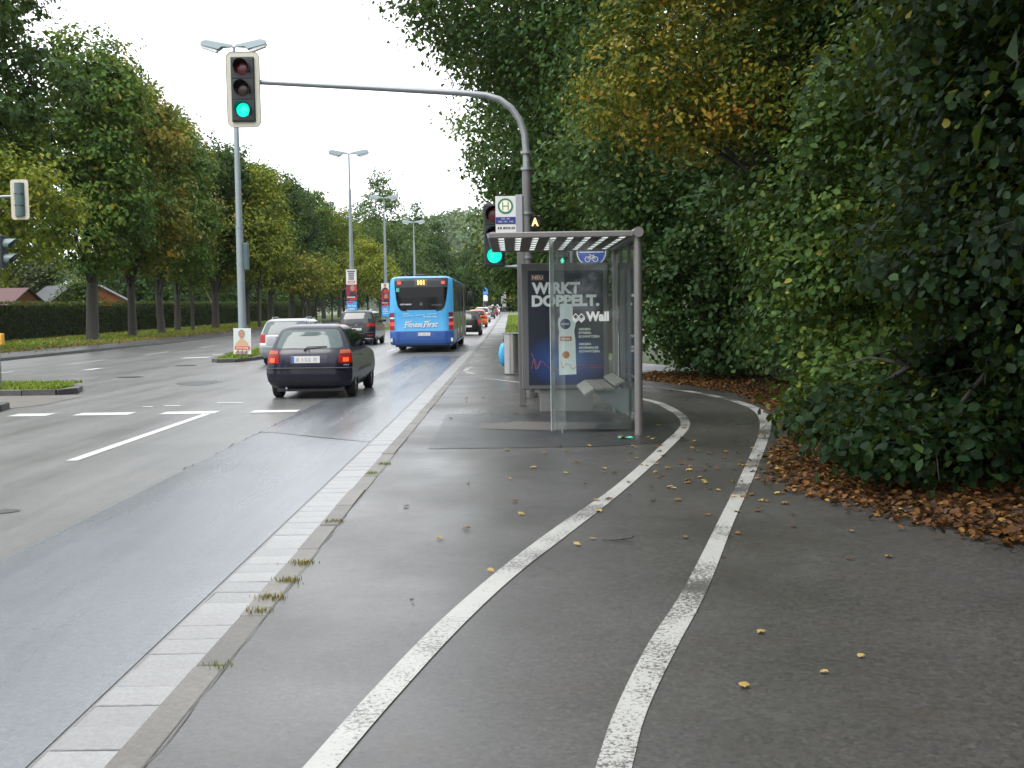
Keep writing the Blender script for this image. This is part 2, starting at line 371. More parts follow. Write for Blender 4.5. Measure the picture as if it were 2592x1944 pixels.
def crown_pts(lobes, nclump, per, spread, inner=.18, zmin=.05, tbias=None):
    """leaf positions on sprays around the surface of a union of lobes"""
    ext = []
    for l in lobes:                                   # knobbly outline: smaller boughs on every lobe
        for k in range(5):
            d = RN.normal(size=3); d[2] = d[2] * .7 + .15; d /= np.linalg.norm(d); q = RN.uniform(.30, .48)
            ext.append((l[0] + d[0] * l[3] * .88, l[1] + d[1] * l[4] * .88, l[2] + d[2] * l[5] * .88, l[3] * q, l[4] * q, l[5] * q * .9, (l[6] if len(l) > 6 else 0.) + RN.normal(0, .07)))
    lobes = [tuple(l[:3]) + (l[3] * .92, l[4] * .92, l[5] * .92) + tuple(l[6:]) for l in lobes] + ext
    L = np.array([l[:6] for l in lobes], float); tb = np.array([l[6] if len(l) > 6 else 0. for l in lobes])
    ar = (L[:, 3] * L[:, 4] + L[:, 3] * L[:, 5] + L[:, 4] * L[:, 5]); pr = ar / ar.sum()
    ci = RN.choice(len(L), size=nclump * 3, p=pr)
    d = unit(RN.normal(size=(len(ci), 3)))
    rad = np.clip(RN.normal(.93, .10, len(ci)), .55, 1.2)
    # uneven outline: low-frequency wobble by direction
    wob = 1 + .16 * np.sin(3.1 * d[:, 0] + 5 * d[:, 1] + ci) + .13 * np.sin(6.3 * d[:, 2] + 4.2 * d[:, 0] + 2.3 * ci) + .08 * np.sin(11 * d[:, 1] + 9 * d[:, 2])
    innr = RN.random(len(ci)) < inner; rad = np.where(innr, RN.uniform(.25, .8, len(ci)), rad * wob)
    p = L[ci, :3] + d * L[ci, 3:6] * rad[:, None]
    keep = np.ones(len(ci), bool)
    for k in range(len(L)):
        q = np.linalg.norm((p - L[k, :3]) / L[k, 3:6], axis=1)
        keep &= ~((q < .72) & (ci != k) & (RN.random(len(ci)) < .85))
    idx = np.where(keep & (p[:, 2] > zmin))[0][:nclump]
    p, d, ci = p[idx], d[idx], ci[idx]
    # hang some of the sprays outward as small twigs
    n = len(p); tdir = unit(d + RN.normal(scale=.5, size=(n, 3)) + np.array([0, 0, -.1]))
    u = RN.normal(size=(n, per)); cl = RN.random(n)
    pos = p[:, None] + RN.normal(scale=1, size=(n, per, 3)) * np.array([spread, spread, spread * .55]) + tdir[:, None] * (u * spread * .9)[:, :, None]
    rel = pos - p[:, None]; rel /= np.maximum(np.linalg.norm(rel, axis=2, keepdims=True), 1e-6)
    nr = d[:, None] * .45 + rel * .55 + np.array([0, 0, .45]) + RN.normal(scale=.42, size=(n, per, 3))
    tint = np.clip(.42 + (cl - .5)[:, None] * .5 + tb[ci][:, None] + RN.normal(scale=.13, size=(n, per)), 0, 1)
    pos = pos.reshape(-1, 3); nr = nr.reshape(-1, 3); tint = tint.reshape(-1)
    k = pos[:, 2] > zmin
    return pos[k], nr[k], tint[k]
def crown(name, lobes, m, parent, nclump, per, spread, size, tpl=SIMPLE, inner=.18, zmin=.05, sv=.3):
    if tpl is HEX: sv = .5
    p, nr, t = crown_pts(lobes, nclump, per, spread, inner, zmin)
    s = size * RN.uniform(1 - sv, 1 + sv, len(p))
    return link(name, leafmesh(name, p, nr, s, t, tpl), m, parent)
def limbs(mb, base, r, top, lobes, n, split=.35, wig=.25):
    """tapered stem that forks into limbs ending inside the lobes"""
    b = Vector(base); f = Vector((b.x + rnd.uniform(-.15, .15), b.y + rnd.uniform(-.15, .15), b.z + (top - b.z) * split))
    mb.tube([b - Vector((0, 0, .1)), b + Vector((0, 0, .12)), b.lerp(f, .5), f], [r * 1.35, r * 1.08, r * .95, r * .85], 10)
    for k in range(n):
        l = lobes[k % len(lobes)]
        e = Vector((l[0] + rnd.uniform(-.5, .5) * l[3], l[1] + rnd.uniform(-.5, .5) * l[4], l[2] + rnd.uniform(-.1, .5) * l[5]))
        st = b.lerp(f, rnd.uniform(.72, .98))
        m1 = st.lerp(e, .35) + Vector((rnd.uniform(-wig, wig), rnd.uniform(-wig, wig), .25)); m2 = st.lerp(e, .7) + Vector((rnd.uniform(-wig, wig), rnd.uniform(-wig, wig), .1))
        rr = r * rnd.uniform(.32, .5)
        mb.tube([st, m1, m2, e], [rr, rr * .75, rr * .5, rr * .15], 7)
        for q in range(2):
            e2 = m2 + Vector((rnd.uniform(-1, 1) * l[3] * .6, rnd.uniform(-1, 1) * l[4] * .6, rnd.uniform(.2, .8) * l[5]))
            mb.tube([m1.lerp(m2, .6), m1.lerp(m2, .6).lerp(e2, .5) + Vector((0, 0, .1)), e2], [rr * .45, rr * .3, rr * .08], 5)
def twigs(mb, lobes, n):
    for k in range(n):                                # thin bare twigs reaching out through the leaves
        l = lobes[k % len(lobes)]; d = Vector((rnd.gauss(-.3, 1), rnd.gauss(-.3, 1), rnd.gauss(.1, .7))).normalized()
        f_ = lambda q: Vector((l[0] + d.x * l[3] * q, l[1] + d.y * l[4] * q, max(.1, l[2] + d.z * l[5] * q)))
        w_ = Vector((rnd.uniform(-.1, .1), rnd.uniform(-.1, .1), rnd.uniform(-.02, .12)))
        mb.tube([f_(.25), f_(.7) + w_, f_(1.12)], [.010, .006, .002], 4, False)
def tree(name, label, base, r, lobes, lm, nclump, per, spread, size, group=None, nl=6, bark=None, split=.3, tpl=SIMPLE, inner=.18, zmin=.05, trunk=True, cat='tree'):
    """lobes are given relative to the base"""
    t = thing(name, label, cat, base, 0, group)
    if trunk:
        mb = MB(); limbs(mb, (0, 0, 0), r, max(l[2] for l in lobes), lobes, nl, split)
        if tpl is HEX: twigs(mb, lobes, 55)
        mb.obj('trunk', bark or M_bark, t, True, 60)
    crown('crown', lobes, lm, t, nclump, per, spread, size, tpl, inner, zmin)
    return t

ML_dark = leafmat('leaves_dark_green', [(.0, (.008, .021, .005)), (.4, (.019, .047, .011)), (.8, (.044, .088, .019)), (1., (.09, .12, .024))])
ML_lime = leafmat('leaves_lime_tree', [(.0, (.015, .040, .007)), (.38, (.044, .098, .016)), (.72, (.11, .165, .025)), (.9, (.20, .175, .02)), (1., (.32, .20, .013))])
ML_brown = leafmat('leaves_browning', [(.0, (.026, .052, .009)), (.35, (.085, .115, .017)), (.7, (.19, .16, .025)), (1., (.33, .19, .02))])
ML_ylw = leafmat('leaves_yellow_green', [(.0, (.045, .074, .010)), (.4, (.115, .15, .016)), (.75, (.21, .215, .022)), (1., (.38, .28, .02))])
ML_gold = leafmat('leaves_golden', [(.0, (.017, .038, .006)), (.35, (.047, .078, .012)), (.55, (.13, .135, .017)), (.75, (.23, .185, .022)), (.9, (.27, .155, .022)), (1., (.30, .14, .03))])
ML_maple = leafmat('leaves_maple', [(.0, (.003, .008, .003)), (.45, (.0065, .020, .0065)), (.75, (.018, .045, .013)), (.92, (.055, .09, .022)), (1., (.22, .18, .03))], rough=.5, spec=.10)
ML_bush = leafmat('leaves_bright_bush', [(.0, (.009, .025, .005)), (.45, (.030, .068, .013)), (.8, (.085, .135, .023)), (1., (.24, .22, .03))], rough=.45)
ML_ivy = leafmat('leaves_ivy_green', [(.0, (.008, .023, .006)), (.42, (.028, .068, .019)), (.78, (.070, .125, .034)), (1., (.14, .19, .045))], rough=.45)
ML_mid = leafmat('leaves_mid_green', [(.0, (.026, .055, .016)), (.45, (.062, .110, .030)), (.8, (.11, .16, .04)), (1., (.18, .18, .03))])
ML_hedge = leafmat('leaves_hedge', [(.0, (.018, .032, .009)), (.5, (.040, .066, .016)), (.85, (.075, .10, .022)), (1., (.16, .11, .02))])
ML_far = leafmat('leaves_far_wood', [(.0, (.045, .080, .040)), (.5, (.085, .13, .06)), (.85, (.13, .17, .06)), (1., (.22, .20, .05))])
ML_litter = leafmat('fallen_leaves', [(.0, (.022, .011, .006)), (.35, (.075, .034, .013)), (.65, (.145, .065, .021)), (.85, (.23, .13, .032)), (1., (.32, .23, .07))], trans=.05, rough=.4)
ML_blade = leafmat('grass_blades', [(.0, (.07, .12, .014)), (.5, (.12, .20, .02)), (.85, (.20, .25, .03)), (1., (.34, .30, .08))], trans=.3)
ML_dry = leafmat('dry_grass_blades', [(.0, (.08, .085, .012)), (.5, (.16, .14, .03)), (1., (.30, .24, .07))], trans=.3)
# ------------------------------------------------------------------ ground, carriageway, kerbs, pavement
struct(sheet('ground', [(y, -900, 900) for y in [-150] + ylist(-12, 330) + [400, 700, 1600]], M_grass0, -.12))
struct(longsheet('road', -19.3, -1.824, -12, 330, M_road))
lane = flat('kerb_lane_resurfacing', [(-3.50, -4), (-1.85, -4), (-1.85, 13.98), (-3.33, 15.2), (-3.58, 15.3)], M_lane, .004); struct(lane)
struct(flat('kerb_lane', [(-3.6, 15.35), (-3.33, 15.25), (-1.85, 14.03), (-1.9, 40), (-3.6, 40)], asphalt('lane_asphalt_old', (.105, .115, .126), (.14, .15, .16), .17, .32, agg=.5), .004))
# thin open seams in the asphalt
def crackline(pts, w, name='asphalt_seam', z=.008):
    L = []; Rr = []
    for i, (x, y) in enumerate(pts):
        a = rnd.uniform(.3, 1.) * w; L.append((x - a / 2, y)); Rr.append((x + a / 2, y + rnd.uniform(-.01, .01)))
    o = ribbon(name, L, Rr, M_joint, z, sub=2); struct(o); return o
for ya in np.arange(11.8, 20.4, .62):
    if rnd.random() < .75: crackline([(-3.59 + rnd.uniform(-.03, .03), ya + q * .12) for q in range(rnd.randint(3, 6))], rnd.uniform(.015, .04))
ribbon_o = ribbon('asphalt_seam', [(-3.33, 15.22), (-2.6, 14.55), (-1.86, 14.0)], [(-3.33, 15.235), (-2.6, 14.57), (-1.86, 14.01)], M_joint, .008); struct(ribbon_o)

struct(longsheet('gutter_bed', -1.835, -1.49, -6, 240, M_joint, -.012))
gut = thing('gutter', None, None); struct(gut)
slabm = []
for k in range(5):
    b = MB(); e = .004
    b.bbox(0, .322, 0, .232, -.08, .006 + rnd.uniform(-.002, .002), .005); me = mesh('slab', b.v, b.f); me.materials.append(M_slab); slabm.append(me)
y = 2.0; n = 0
while y < 46:
    o = link('slab', slabm[n % 5], None, gut); o.location = (-1.826 + rnd.uniform(-.004, .004), y, rnd.uniform(-.003, .002)); o.rotation_euler = (0, rnd.uniform(-.008, .008), rnd.uniform(-.012, .012))
    y += .238; n += 1
mb = MB()
while y < 240:
    x = bend(y); mb.box(-1.826 + x, -1.504 + x, y, y + .95, gz(y) - .05, gz(y) + .006); y += .955
tag(mb.obj('slab_row', M_slab, gut), kind='stuff')
krb = thing('kerb', None, None); struct(krb)
kbm = []
for k in range(5):
    b = MB(); b.bbox(0, .148, 0, .812, -.12, PZ + .002, .008); me = mesh('kerbstone', b.v, b.f); me.materials.append(M_kerb); kbm.append(me)
y = 1.7; n = 0
while y < 62:
    o = link('kerbstone', kbm[n % 5], None, krb); o.location = (-1.502 + rnd.uniform(-.005, .005), y, rnd.uniform(-.006, .003)); o.rotation_euler = (0, rnd.uniform(-.012, .012), rnd.uniform(-.007, .007))
    y += .823; n += 1
mb = MB()
while y < 240:
    x = bend(y); mb.box(-1.502 + x, -1.354 + x, y, y + 1.6, gz(y) - .1, gz(y) + PZ); y += 1.61
tag(mb.obj('kerbstone_row', M_kerb, krb), kind='stuff')

pv = [(y, -1.352, 5.2) for y in (-6, 0, 8, 16, 24, 28)] + [(34, -1.352, 3.0), (42, -1.352, 0.2), (48, -1.352, -.42)] + [(y, -1.352 + bend(y), -.42 + bend(y)) for y in ylist(60, 240)]
struct(sheet('pavement', pv, M_path, PZ))
struct(sheet('grass_verge', [(27.5, 2.0, 9), (34, 2.6, 9), (42, -.1, 9), (48, -.5, 9)] + [(y, -.5 + bend(y), 12 + bend(y)) for y in ylist(60, 240)], M_grass0, PZ - .02))
struct(flat('pavement_patch', [(-1.0, 12.77), (1.05, 12.77), (2.15, 13.2), (2.2, 17.0), (-1.03, 17.02)], M_patch, PZ + .004))
struct(flat('concrete_footing', [(-.42, 14.8), (.4, 14.55), (1.1, 14.6), (1.3, 15.4), (.1, 15.7), (-.45, 15.4)], asphalt('footing', (.075, .07, .06), (.11, .10, .09), .45, .6, streak=False), PZ + .008))
crackline([(-1.345 + rnd.uniform(-.008, .008), y) for y in np.arange(2.5, 26, .17)], .006, z=PZ + .005)
# woodland floor on the right, its edge covered by leaf litter
struct(flat('woodland_floor', [(4.6, 5.0), (3.5, 7.3), (2.95, 8.6), (2.75, 9.6), (3.3, 12.75), (3.8, 13.7), (4.1, 16), (4.35, 20.3), (3.8, 22.3), (3.05, 24.6), (3.0, 26.5), (9, 30), (60, 60), (60, -20), (6.5, -20)], M_soil, PZ + .012))

# painted lines of the cycle path
l1L = [(-.93, 3.0), (-.77, 3.82), (-.63, 4.56), (-.41, 5.58), (-.09, 6.77), (.31, 8.05), (.94, 9.92), (1.78, 12.9), (2.36, 15.19), (2.46, 17.28), (2.31, 19.06), (1.6, 21.3), (.2, 23.95), (-.67, 25.7)]
l1R = [(-.81, 3.0), (-.65, 3.81), (-.50, 4.55), (-.27, 5.57), (.02, 6.64), (.42, 7.87), (1.03, 9.78), (1.87, 12.68), (2.49, 15.17), (2.62, 17.5), (2.42, 19.2), (1.68, 21.4), (.22, 24.15), (-.67, 25.88)]
struct(ribbon('cycle_path_line', l1L, l1R, M_line, PZ + .006))
l2L = [(.12, 3.0), (.28, 3.78), (.41, 4.36), (.65, 5.21), (.99, 6.25), (1.54, 8.14), (2.18, 10.36), (3.24, 14.21), (3.73, 16.7), (3.75, 18.54), (3.38, 20.67), (2.76, 22.0), (1.9, 23.6)]
l2R = [(.25, 3.0), (.41, 3.78), (.54, 4.35), (.80, 5.21), (1.13, 6.25), (1.68, 8.2), (2.34, 10.46), (3.40, 14.25), (3.89, 16.6), (3.91, 18.65), (3.50, 20.9), (2.85, 22.2), (1.98, 23.8)]
struct(ribbon('cycle_path_edge_line', l2L, l2R, M_line2, PZ + .006))
for i, (a, b, c, d) in enumerate([((-1.33, 29.0), (-1.2, 30.9), (-1.1, 30.9), (-1.2, 29.0)), ((-1.29, 28.6), (-.98, 27.3), (-.9, 27.4), (-1.2, 28.7))]):
    struct(flat('path_dash', [a, d, c, b], M_line, PZ + .006))

# road markings
MK = thing('road_marking', None, None); struct(MK)
def mark(x0, x1, y0, y1, m=None, name='marking', sk=0.):
    flat(name, [(x0, y0), (x1, y0 + sk), (x1, y1 + sk), (x0, y1)], m or M_mark, .0085 if x1 > -3.7 else .005, MK)
for a, b in ((-8.55, -7.89), (-7.45, -6.50), (-5.98, -5.05)): mark(a, b, 18.30, 18.78, name='stop_line')
mark(-4.45, -3.66, 18.32, 18.76, name='stop_line')
mark(-5.22, -5.08, 12.6, 18.35, name='lane_line')
for a, b, yy in ((-6.77, -6.58, 19.8), (-6.43, -6.12, 19.95), (-5.58, -5.08, 20.4)): mark(a, b, yy, yy + .14, name='crossing_mark')
for k in range(24):
    yy = 27 + k * 9.0; zz = gz(yy) + .006
    o = link('lane_dash', mesh('lane_dash', [(-5.2 + bend(yy), yy, gz(yy) + .006), (-5.07 + bend(yy), yy, gz(yy) + .006), (-5.07 + bend(yy + 3), yy + 3, gz(yy + 3) + .006), (-5.2 + bend(yy + 3), yy + 3, gz(yy + 3) + .006)], [(0, 1, 2, 3)]), M_mark, MK)
for k in range(12):
    yy = 30 + k * 7.6
    sheet('lane_dash', [(yy, -15.3, -15.17), (yy + 3.2, -15.3, -15.17)], M_mark, .006, MK)
mark(-12.5, -11.6, 40.9, 41.7, M_mark, 'chevron', .5); mark(-12.2, -11.4, 44, 44.5, M_mark, 'chevron', .4)
mark(-13.2, -12.95, 33.3, 34.5, M_mark, 'crossing_mark')
for yy in (31, 46, 62): sheet('edge_line', [(yy, -18.9, -18.76), (yy + 11, -18.9, -18.76)], M_faint, .006, MK)
# repair spots
for cx, cy_, rx, ry in ((-4.42, 9.38, .10, .10), (-9.5, 23.0, .32, .5), (-7.6, 26.5, .5, .9)):
    p = [(cx + rx * math.cos(a) * rnd.uniform(.75, 1.2), cy_ + ry * math.sin(a) * rnd.uniform(.75, 1.2)) for a in np.linspace(0, 2 * math.pi, 14, endpoint=False)]
    struct(flat('repair_spot', p, M_patch, .005))
def manhole(x, y, r, label):
    t = thing('manhole_cover', label, 'manhole', (x, y, 0))
    MB().tube([(0, 0, -.03), (0, 0, .007)], r, 24).obj('frame_ring', mat('cast_iron', (.05, .045, .042), .6, .4, var=.3, scale=30), t)
    MB().tube([(0, 0, -.02), (0, 0, .012)], r * .84, 24).obj('lid', mat('cast_iron_lid', (.03, .028, .026), .65, .4, var=.3, scale=40), t)
manhole(-10.3, 29.3, .36, 'dark round manhole cover alone in the asphalt between the two islands')
manhole(-10.62, 35.4, .36, 'dark round manhole cover just before the grassy island with the lamp post')

# islands of the median
def island(name, poly, label, blades=True):
    o = flat(name, poly, M_grass0, .115); struct(o)
    m = MB(); n = len(poly)
    for i in range(n):
        a = Vector((*poly[i], 0)); b = Vector((*poly[(i + 1) % n], 0)); d = b - a; L = d.length
        if L < .3: continue
        k = max(1, int(round(L / 1.0))); nr = Vector((d.y, -d.x, 0)).normalized(); u = d.normalized()
        if k > 40: continue
        for q in range(k):
            p = a + u * (L * q / k + .008); e = a + u * (L * (q + 1) / k - .008)
            kb = MB(); ax = [p - nr * .1, e - nr * .1, e + nr * .05, p + nr * .05]
            kb.v = [(v.x, v.y, -.05) for v in ax] + [(v.x, v.y, .12 + rnd.uniform(-.006, .006)) for v in ax]
            kb.f = [(0, 1, 2, 3), (4, 7, 6, 5), (0, 4, 5, 1), (1, 5, 6, 2), (2, 6, 7, 3), (3, 7, 4, 0)]
            kb.obj('kerbstone', M_dkerb, o)
    return o
island('median_island', [(-12.0, 52.0), (-11.3, 44.0), (-10.75, 40.0), (-10.35, 37.7), (-10.0, 37.1), (-9.5, 37.3), (-9.15, 38.4), (-9.05, 39.8), (-9.0, 60), (-9.0, 110), (-9.0, 170), (-12.2, 170), (-12.2, 110), (-12.2, 60)], '')
island('crossing_island', [(-15.5, 23.3), (-10.4, 23.05), (-9.7, 23.1), (-9.45, 23.5), (-9.7, 24.4), (-10.6, 25.8), (-12.4, 26.6), (-15.5, 27)], '')
island('near_island', [(-15.5, 19.9), (-15.5, 10), (-9.4, 10), (-9.3, 18), (-9.15, 19.3), (-9.25, 19.85)], '')
struct(flat('crossing_gap', [(-15.5, 19.9), (-9.2, 19.9), (-8.9, 20.6), (-8.95, 22.6), (-9.1, 23.0), (-15.5, 23.2)], M_gap, .006))

# far side of the road: dark footway, kerb and grass verge
struct(sheet('far_footway', [(y, -21.9, -19.38) for y in (25, 40, 60, 80, 120, 170)], M_side, .10))
fk = thing('far_kerb', None, None); struct(fk)
mb = MB()
for y in np.arange(25, 170, 1.0): mb.box(-19.38, -19.24, y, y + .985, gz(y) - .05, gz(y) + .11)
tag(mb.obj('kerbstone_row', M_dkerb, fk), kind='stuff')
struct(sheet('far_grass', [(y, -60, -21.9) for y in (10, 40, 60, 80, 120, 170, 230)], M_grass0, .11))

# grass blades
def blades(name, pts, h, m, w=.012):
    P = np.array(pts, float); N = len(P)
    az = RN.uniform(0, 2 * math.pi, N); hh = h * RN.uniform(.5, 1.3, N); ln = RN.uniform(.1, .8, N) * hh
    d = np.stack([np.cos(az), np.sin(az), np.zeros(N)], 1); s = np.stack([-np.sin(az), np.cos(az), np.zeros(N)], 1) * (w * RN.uniform(.6, 1.3, N))[:, None]
    top = P + d * ln[:, None]; top[:, 2] += hh; mid = P + d * (ln * .3)[:, None]; mid[:, 2] += hh * .6
    v = np.stack([P - s, P + s, mid + s * .7, mid - s * .7, top], 1).reshape(-1, 3)
    F = []
    me = bpy.data.meshes.new(name); me.vertices.add(len(v)); me.vertices.foreach_set('co', v.astype(np.float32).ravel())
    f = (np.array([0, 1, 2, 0, 2, 3, 3, 2, 4])[None] + (np.arange(N) * 5)[:, None]).reshape(-1)
    me.loops.add(len(f)); me.loops.foreach_set('vertex_index', f.astype(np.int32)); me.polygons.add(N * 3); me.polygons.foreach_set('loop_start', (np.arange(N * 3) * 3).astype(np.int32))
    at = me.attributes.new('tint', 'FLOAT', 'POINT'); at.data.foreach_set('value', np.repeat(RN.random(N), 5).astype(np.float32))
    me.update(calc_edges=True); return me
def scatter(x0, x1, y0, y1, n, z): return np.stack([RN.uniform(x0, x1, n), RN.uniform(y0, y1, n), np.full(n, z)], 1)
g = np.concatenate([scatter(-10.3, -9.3, 37.7, 60, 5500, .11), scatter(-10.9, -9.2, 41, 70, 6000, .11), scatter(-11.8, -9.15, 52, 110, 8000, .11)]); g[:, 2] += np.array([gz(y) for y in g[:, 1]])
tag(link('median_grass', blades('median_grass', g, .085, ML_blade, .02), ML_blade), 'short uneven green grass on the island with the lamp post', 'grass', kind='stuff')
g = np.concatenate([scatter(-15, -10.1, 23.3, 25.6, 6000, .11), scatter(-10.1, -9.75, 23.2, 24.2, 500, .11)])
tag(link('crossing_grass', blades('crossing_grass', g, .075, ML_blade, .014), ML_blade), 'yellow-green grass on the small island beside the push-button post', 'grass', kind='stuff')
g = scatter(-31, -22.0, 42, 130, 26000, .11); g[:, 2] += np.array([gz(y) for y in g[:, 1]])
tag(link('verge_grass', blades('verge_grass', g, .08, ML_blade, .05), ML_blade), 'grass strip below the clipped hedge with fallen leaves', 'grass', kind='stuff')
g = scatter(-.42, 4, 49, 160, 9000, PZ); g[:, 2] += np.array([gz(y) for y in g[:, 1]])
tag(link('roadside_grass', blades('roadside_grass', g, .14, ML_blade, .04), ML_blade), 'grass strip beside the narrow pavement beyond the litter bin', 'grass', kind='stuff')
# tufts in the kerb joint
for i, (x, y, nb, hh, gm) in enumerate([(-1.44, 10.9, 60, .05, 1), (-1.38, 11.55, 60, .05, 1), (-1.40, 8.4, 70, .045, 0), (-1.38, 7.01, 90, .05, 0), (-1.39, 6.55, 90, .045, 0), (-1.40, 6.16, 90, .05, 0), (-1.40, 5.89, 60, .045, 0), (-1.39, 4.97, 34, .035, 1)]):
    p = np.stack([RN.normal(0, .038, nb), RN.normal(0, .03, nb), np.full(nb, 0)], 1)
    for a_ in range(8): p[a_] = (.07 * math.cos(a_), .06 * math.sin(a_), 0)
    o = link('grass_tuft', blades('grass_tuft', p, hh * .5, ML_dry if not gm else ML_blade, .0035), ML_blade if gm else ML_dry); o.location = (x, y, PZ)
    tag(o, 'small green grass tuft growing in the joint behind the kerbstones' if gm else 'small straw-yellow grass tuft growing in the joint behind the kerbstones', 'grass tuft', 'green tufts along the kerb' if gm else 'yellow tufts along the kerb')
#PART3
# ------------------------------------------------------------------ traffic lights
def lensmat(name, col, emit=None, es=0): return mat(name, col, .25, emit=emit, es=es, spec=.6)
ML_red = lensmat('red_lens_off', (.10, .006, .008)); ML_amb = lensmat('amber_lens_off', (.035, .012, .008))
ML_grn = mat('green_lens_lit', (.02, .4, .32), .3, emit=(.0, 1.0, .66), es=.62)
_n, _l = ML_grn.node_tree.nodes, ML_grn.node_tree.links; _tc = _n.new('ShaderNodeTexCoord'); _vo = _n.new('ShaderNodeTexVoronoi'); _vo.inputs['Scale'].default_value = 55; _l.new(_tc.outputs['Object'], _vo.inputs['Vector'])
_l.new(ramp(_n, _l, _vo.outputs['Distance'], [(.0, .78), (.7, .40)]), _n['Principled BSDF'].inputs['Emission Strength'])
def visor(m, cx, cz, r, y0, ln, a0=-35, a1=215, th=.006):
    n = 18; v = []; f = []
    for i in range(n + 1):
        a = R(a0 + (a1 - a0) * i / n); k = ln * (.45 + .55 * max(0, math.sin(a)) ** .7) if math.sin(a) > 0 else ln * .45
        for rr in (r, r + th):
            v += [(cx + rr * math.cos(a), y0, cz + rr * math.sin(a)), (cx + rr * math.cos(a), y0 - k, cz + rr * math.sin(a))]
    for i in range(n):
        b = 4 * i; c = b + 4
        f += [(b, b + 1, c + 1, c), (b + 2, c + 2, c + 3, b + 3), (b + 1, b + 3, c + 3, c + 1), (b, c, c + 2, b + 2)]
    m.add(v, f)
def signal(name, label, loc, w, h, lr, sp, board=None, lit=2, rz=0., cols=None, depth=.16, vis=.2):
    t = thing(name, label, 'traffic light', loc, rz)
    if board:
        bw_, bh = board; o = rrect(-bw_ / 2, bw_ / 2, -bh / 2, bh / 2, .11); i_ = rrect(-w / 2, w / 2, -h / 2, h / 2, .012)
        ring_poly(o, i_, .0, .018).obj('backboard', M_cream, t)
        o2 = rrect(-bw_ / 2 - .008, bw_ / 2 + .008, -bh / 2 - .008, bh / 2 + .008, .118); ring_poly(o2, o, -.006, .022).obj('backboard_rim', M_rim, t)
    MB().bbox(-w / 2, w / 2, -.04, depth, -h / 2, h / 2, .012).obj('housing', M_sigbody, t)
    for k in range(3):
        cz = sp * (1 - k)
        MB().bbox(-w / 2 + .012, w / 2 - .012, -.05, -.035, cz - sp / 2 + .006, cz + sp / 2 - .006, .006).obj('door', M_sigbody, t)
        bm = MB(); n = 24; rings = [(1., -.052), (.85, -.062), (.55, -.072), (.2, -.076)]
        v = []; f = []
        for rr, yy in rings: v += [(lr * rr * math.cos(2 * math.pi * q / n), yy, cz + lr * rr * math.sin(2 * math.pi * q / n)) for q in range(n)]
        for a in range(3):
            for q in range(n): f.append((a * n + q, a * n + (q + 1) % n, (a + 1) * n + (q + 1) % n, (a + 1) * n + q))
        f.append(tuple(3 * n + q for q in range(n))); bm.add(v, f); bm.obj('lens', ML_grn if (k == 2 and lit == 2) else (ML_red, ML_amb, ML_grn)[k], t, True)
        vm = MB(); visor(vm, 0, cz, lr + .012, -.05, vis); vm.obj('visor', M_visor, t, True)
    return t
# main mast with the long bent arm
t = thing('signal_mast', 'grey steel signal mast with long arm bent out over the road', 'signal mast', (.32, 20, PZ))
b = MB(); b.tube([(0, 0, 0), (0, 0, 4.2)], [.095, .085], 16).obj('pole', M_mast, t, True)
MB().tube([(0, 0, 0), (0, 0, .1)], .15, 16).obj('base_plate', M_mast, t)
arm = [(0, 0, 4.15), (0, 0, 4.45), (-.03, 0, 4.8), (-.12, 0, 5.06), (-.27, 0, 5.27), (-.47, 0, 5.42), (-.72, 0, 5.50), (-1.2, 0, 5.55), (-2.8, 0, 5.66), (-4.95, 0, 5.80)]
MB().tube(arm, [.066, .066, .064, .062, .06, .058, .056, .055, .05, .045], 14).obj('arm', M_galv, t, True)
for z in (4.15, 4.44, 3.35, 2.55): MB().tube([(0, 0, z), (0, 0, z + .05)], .108, 16).obj('clamp', M_galv, t)
MB().tube([(-.05, -.02, 2.42), (-.55, -.02, 2.40)], .022, 8).tube([(-.28, -.02, 2.405), (-.20, -.02, 2.41)], .034, 10).obj('bracket', M_galv, t)
signal('traffic_light', 'green traffic light with cream backboard hanging from the arm over the road', (-4.765, 19.92, 5.705), .42, 1.15, .125, .37, (.59, 1.33))
signal('traffic_light', 'green traffic light without backboard on the mast behind the bus stop sign', (-.285, 19.85, 3.03), .37, 1.13, .135, .365)
t = thing('bus_signal', 'small bus signal showing a lit letter A beside the mast', 'signal', (.46, 19.95, 3.27))
MB().bbox(-.11, .11, 0, .2, -.12, .12, .02).obj('housing', M_sigbody, t)
MB().tube([(0, -.004, 0), (0, .0, 0)], .10, 20).obj('lens', mat('brown_lens', (.06, .02, .008), .3), t)
vm = MB(); visor(vm, 0, 0, .105, 0, .13); vm.obj('visor', M_visor, t, True)
text('A', .125, .15, mat('lit_letter', (.9, .6, .2), .4, emit=(1, .72, .28), es=1.0), t, (0, -.008, 0), bold=.03)
MB().tube([(-.11, .1, 0), (-.2, .1, 0)], .02, 8).obj('bracket', M_mast, t)
